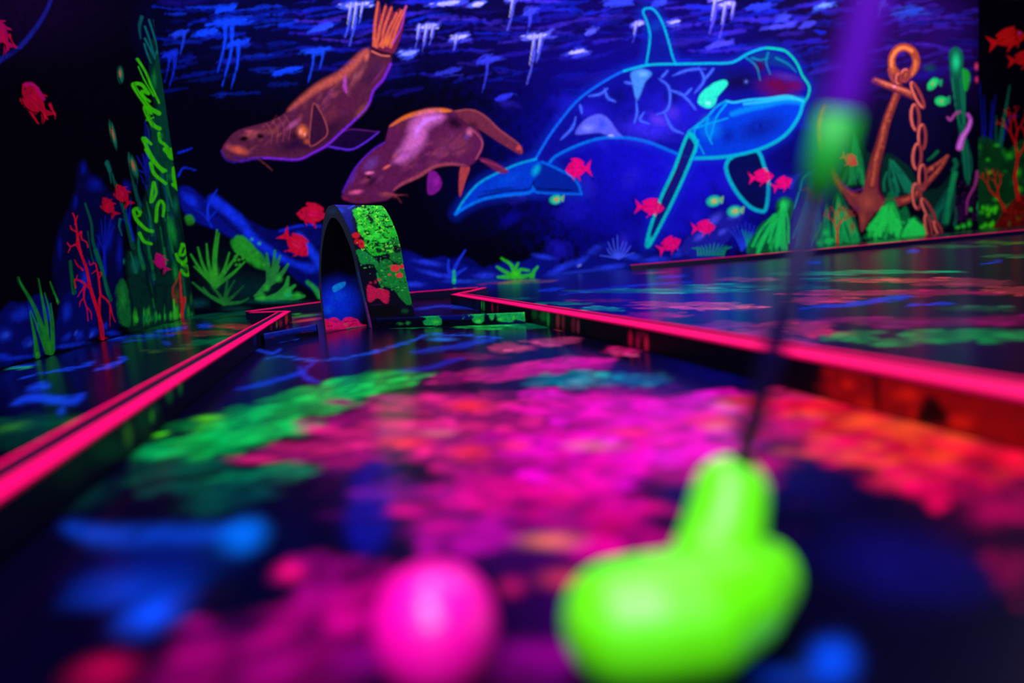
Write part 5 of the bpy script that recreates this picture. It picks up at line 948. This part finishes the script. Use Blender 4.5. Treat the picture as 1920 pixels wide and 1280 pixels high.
for q in ((1000, 660, 60, 60, 0), (1100, 620, 90, 50, 0), (1200, 700, 90, 50, 0), (840, 500, 70, 50, 20)): o.B(*q[:4], (50, 240, 60), .9, q[4], .5, nz=.7)
o.B(760, 620, 80, 60, (200, 16, 36), .97, 0, .4, nz=.6); o.B(780, 720, 60, 60, (180, 10, 30), .95, 0, .4, nz=.6); o.B(850, 760, 60, 90, (215, 24, 44), .97, -20, .4, nz=.7); o.B(850, 760, 18, 34, (30, 0, 10), .9); o.B(780, 740, 14, 12, (200, 200, 80), .9)
for q in ((1400, 1150, 110, 60), (1520, 1130, 50, 46), (1460, 1240, 60, 70), (1330, 1130, 50, 24), (1310, 1265, 34, 18)): o.B(*q, (225, 48, 60), .97, 0, .35, nz=.5)
o.B(1530, 1135, 10, 12, (40, 0, 10), .9)
o = AO.crop(580, 500, .1148)
o.F([(1100, -20), (1600, 60), (1680, 300), (1700, 440), (1650, 560), (1540, 560), (1440, 440), (1440, 320), (1380, 350), (1220, 310), (1210, 200)], dk, .95, 10, nz=1.2)
for i in range(50): o.B(R_.uniform(1180, 1680), R_.uniform(20, 420), 30, 18, R_.choice([(20, 170, 60), (2, 24, 20), (70, 230, 70), (4, 60, 30)]), .8, nz=1.)
for q in ((1400, 30, 90, 60), (1470, 140, 70, 50), (1310, 130, 30, 20)): o.B(*q, (225, 48, 60), .97, 0, .35, nz=.5)
o.F([(950, 300), (1090, 350), (1180, 360), (1300, 410), (1290, 580), (1220, 590), (1120, 510), (1000, 580), (950, 520)], (190, 20, 70), .95, 10, nz=1.6)
for q in ((1000, 260, 40, 30), (1080, 250, 40, 40), (1140, 210, 60, 34), (1060, 440, 40, 40), (1220, 420, 30, 20), (990, 540, 50, 40)): o.B(*q, (200, 14, 70), .85, nz=.8)
for q in ((1560, 720, 90, 60), (1700, 620, 50, 50)): o.B(*q, (8, 84, 30), .9, nz=.8)
o.F([(960, 640), (1300, 620), (1460, 660), (1440, 790), (1000, 810)], (2, 1, 8), .9, 14); o.B(1100, 620, 140, 20, (60, 6, 70), .6, -4)
AI = Art((3, 1, 12)); o = AI.crop(580, 500, .1148)
o.B(480, 600, 520, 560, (8, 50, 225), .97, 0, .8, nz=.3); o.B(480, 560, 420, 300, (8, 60, 255), .7, -12, nz=.3); o.B(480, 480, 240, 120, (10, 84, 255), .85, -20, nz=.5); o.B(300, 700, 150, 110, (10, 90, 255), .85, -14, nz=.5); o.B(740, 240, 90, 120, (6, 30, 110), .5, nz=.6)
o.F([(385, 400), (380, 330), (450, 280), (540, 250), (592, 250), (580, 310), (500, 370), (420, 412)], (20, 170, 255), .9, 8)
pk = (255, 20, 110)
o.F([(230, 860), (300, 860), (360, 835), (440, 835), (530, 890), (560, 850), (640, 822), (720, 835), (800, 870), (840, 930), (930, 955), (820, 985), (640, 1020), (300, 1040), (260, 1000)], pk, .97, 8, nz=.5); o.B(430, 890, 90, 40, (170, 10, 130), .7, nz=.4); o.B(600, 940, 70, 50, (225, 80, 90), .8, nz=.5); o.B(300, 950, 60, 70, (235, 30, 60), .8, nz=.5)
for p in ([(570, 905), (640, 885)], [(640, 970), (720, 930)], [(300, 970), (380, 965)], [(680, 890), (760, 880)]): o.S(p, 12, (40, 0, 60), .8, 6)
o.S([(250, 1060), (600, 1040), (1020, 1010)], 60, (150, 20, 70), .8, 26, nz=.6); o.S([(620, 1010), (840, 985), (1000, 990)], 26, (16, 110, 90), .85, 12, nz=.6)
AR = Art((3, 20, 38)); o = AR.crop(580, 370, .1148); o.B(380, 230, 130, 90, (5, 44, 66), .8, nz=.5); o = AR.crop(580, 500, .1148)
o.S([(800, 100), (870, 400), (930, 650)], 30, (4, 50, 110), .8, 16); o.S([(930, 600), (980, 850), (1020, 1010)], 40, (100, 20, 110), .85, 20); o.S([(170, 300), (190, 700), (230, 1060)], 30, (60, 10, 50), .7, 16)
def sheet(name, Pf, ex, art, n=150, flip=False):
    s_ = np.linspace(0, 1, n); m = len(Pf)
    V = np.array([[p[0]+ex[0]*t, YA+ex[1]*t, p[1]] for t in s_ for p in Pf])
    i = np.arange(n*m).reshape(n, m); Fq = np.stack([i[:-1, :-1], i[:-1, 1:], i[1:, 1:], i[1:, :-1]], -1).reshape(-1, 4)
    if flip: Fq = Fq[:, ::-1]
    px, py = proj(V); return link(name, npmesh(name, V, Fq, art.paint(px, py, ns=.3)), M_object, root)
def dens(P, k=4): t = np.linspace(0, len(P)-1, (len(P)-1)*k+1); return np.stack([np.interp(t, np.arange(len(P)), P[:, j]) for j in (0, 1)], 1)
sheet('outer_panel', dens(PO), EX, AO); sheet('inner_panel', dens(PI), EX, AI, 120, True)
def rim(name, y, dx, flip):
    n = len(PO); k = 6; t = np.linspace(0, 1, k); V = np.array([[PO[j][0]*(1-q)+PI[j][0]*q+dx, y, PO[j][1]*(1-q)+PI[j][1]*q] for q in t for j in range(n)])
    i = np.arange(n*k).reshape(k, n); Fq = np.stack([i[:-1, :-1], i[:-1, 1:], i[1:, 1:], i[1:, :-1]], -1).reshape(-1, 4)
    if flip: Fq = Fq[:, ::-1]
    px, py = proj(V); link(name, npmesh(name, V, Fq, AR.paint(px, py)), M_object, root)
rim('rim', YA, 0, False); rim('rim', YA+EX[1], EX[0], True)

# ================================================================== ball
M_ball = mat_plain('fluorescent_pink_golf_ball', (255, 0, 168), .35, .5, mott=.05)
R0 = .02135; bc_ = ray(815., 1172.); bc_ = bc_*((R0-H)/bc_[2])+np.array([0, 0, H])
bm = bmesh.new(); bmesh.ops.create_icosphere(bm, subdivisions=6, radius=R0)
gd_ = []
for k in range(332):
    zz = 1-2*(k+.5)/332; ph = k*math.pi*(3-math.sqrt(5)); r_ = math.sqrt(1-zz*zz); gd_.append((r_*math.cos(ph), r_*math.sin(ph), zz))
gd_ = np.array(gd_); VV = np.array([v.co[:] for v in bm.verts])/R0
dm = np.concatenate([np.arccos(np.clip(q @ gd_.T, -1, 1)).min(1) for q in np.array_split(VV, 40)])
for v, d in zip(bm.verts, dm): v.co *= 1-.006*(1-float(sst(0, .088, d)))
ball = bmobj('golf_ball', bm, M_ball, sm=True); ball.location = bc_; props(ball, 'blurred hot pink golf ball on the lane beside the green putter head', 'golf ball')

# ================================================================== putter
M_head = mat_plain('fluorescent_green_rubber', (96, 255, 0), .42, .6, mott=.03)
M_shaft = mat_plain('dark_steel_shaft', (14, 8, 60), .4, .15, metal=.0, mott=.1)
M_grip = mat_plain('violet_rubber_grip', (112, 6, 225), .6, .3, mott=.2, sc=150)
M_ferr = mat_plain('green_shaft_sleeve', (24, 190, 56), .5, .4, mott=.1)
def atz(px, py, z): d = ray(float(px), float(py)); return d*((z-H)/d[2])+np.array([0, 0, H])
def aty(px, py, y): d = ray(float(px), float(py)); return d*(y/d[1])+np.array([0, 0, H])
def rad(P, rpx): return rpx*((P-np.array([0, 0, H])) @ RW[:, 2] if False else np.linalg.norm((P-np.array([0, 0, H])) @ RW))/FPX*.97
hp = [atz(1164, 1166, .0205), atz(1230, 1158, .021), atz(1300, 1148, .021), atz(1365, 1118, .0205), atz(1424, 1080, .0175)]
hr = [.0200, .0208, .0208, .0190, .0150]
nk = [hp[3]+np.array([-.004, .004, .004]), aty(1352, 1015, hp[3][1]+.012), aty(1370, 925, hp[3][1]+.020)]
nr = [.0170, .0152, .0140]
root = empty('putter', (float(hp[2][0]), float(hp[2][1]), 0), 'out-of-focus lime green putter head with its shaft rising to the upper right', 'putter')
bm = bmesh.new()
def chain_(P, R, n=10):
    for (a, ra), (b, rb) in zip(zip(P, R), zip(P[1:], R[1:])):
        for k in range(n+1):
            t = k/n; c = a*(1-t)+b*t; r = ra*(1-t)+rb*t
            bmesh.ops.create_icosphere(bm, subdivisions=3, radius=r, matrix=Matrix.Translation(c))
chain_(hp, hr); chain_(nk, nr)
for v in bm.verts: v.co.z = max(v.co.z, .0006)
me = bpy.data.meshes.new('head_source'); bm.to_mesh(me); bm.free()
ob = bpy.data.objects.new('head_source', me); COL.objects.link(ob)
md = ob.modifiers.new('r', 'REMESH'); md.mode = 'VOXEL'; md.voxel_size = .0011
ms = ob.modifiers.new('s', 'SMOOTH'); ms.iterations = 14; ms.factor = .5
dg_ = bpy.context.evaluated_depsgraph_get(); m2 = bpy.data.meshes.new_from_object(ob.evaluated_get(dg_)); m2.name = 'head'
bpy.data.objects.remove(ob); m2.polygons.foreach_set('use_smooth', np.ones(len(m2.polygons), bool)); m2.materials.clear(); link('head', m2, M_head, root)
def tube(name, P, R, mat, n=28):
    V = []; Fq = []; P = [np.array(p, float) for p in P]
    d = _n(P[-1]-P[0]); a = _n(np.cross(d, [0, 1, 0.])); b = np.cross(d, a)
    for p, r in zip(P, R):
        for k in range(n): t = 2*math.pi*k/n; V.append(p+(a*math.cos(t)+b*math.sin(t))*r)
    for j in range(len(P)-1):
        for k in range(n): Fq.append((j*n+k, j*n+(k+1) % n, (j+1)*n+(k+1) % n, (j+1)*n+k))
    me = npmesh(name, V, Fq); bm = bmesh.new(); bm.from_mesh(me); bmesh.ops.holes_fill(bm, edges=[e for e in bm.edges if e.is_boundary], sides=n); bmesh.ops.recalc_face_normals(bm, faces=bm.faces)
    bm.to_mesh(me); bm.free(); me.polygons.foreach_set('use_smooth', np.ones(len(me.polygons), bool)); return link(name, me, mat, root)
s0 = nk[2]-np.array([0, 0, .004]); s1 = aty(1650, -60, .185)
def ax(t): return s0+(s1-s0)*t
def tpix(py):
    ts = np.linspace(0, 1, 400); yy = proj(np.array([ax(t) for t in ts]))[1]; return ts[np.argmin(abs(yy-py))]
tA, tB = tpix(360), tpix(215)
tube('shaft', [ax(0), ax(tA)], [.0038, .0042], M_shaft)
tube('sleeve', [ax(tA-.004), ax(tA), ax((tA+tB)/2), ax(tB)], [.0042, .0056, .0066, .0060], M_ferr)
e_ = ax(1)+(s1-s0)*3.0
tube('grip', [ax(tB-.002), ax(tB+.01), e_], [.0052, .0062, .0090], M_grip)
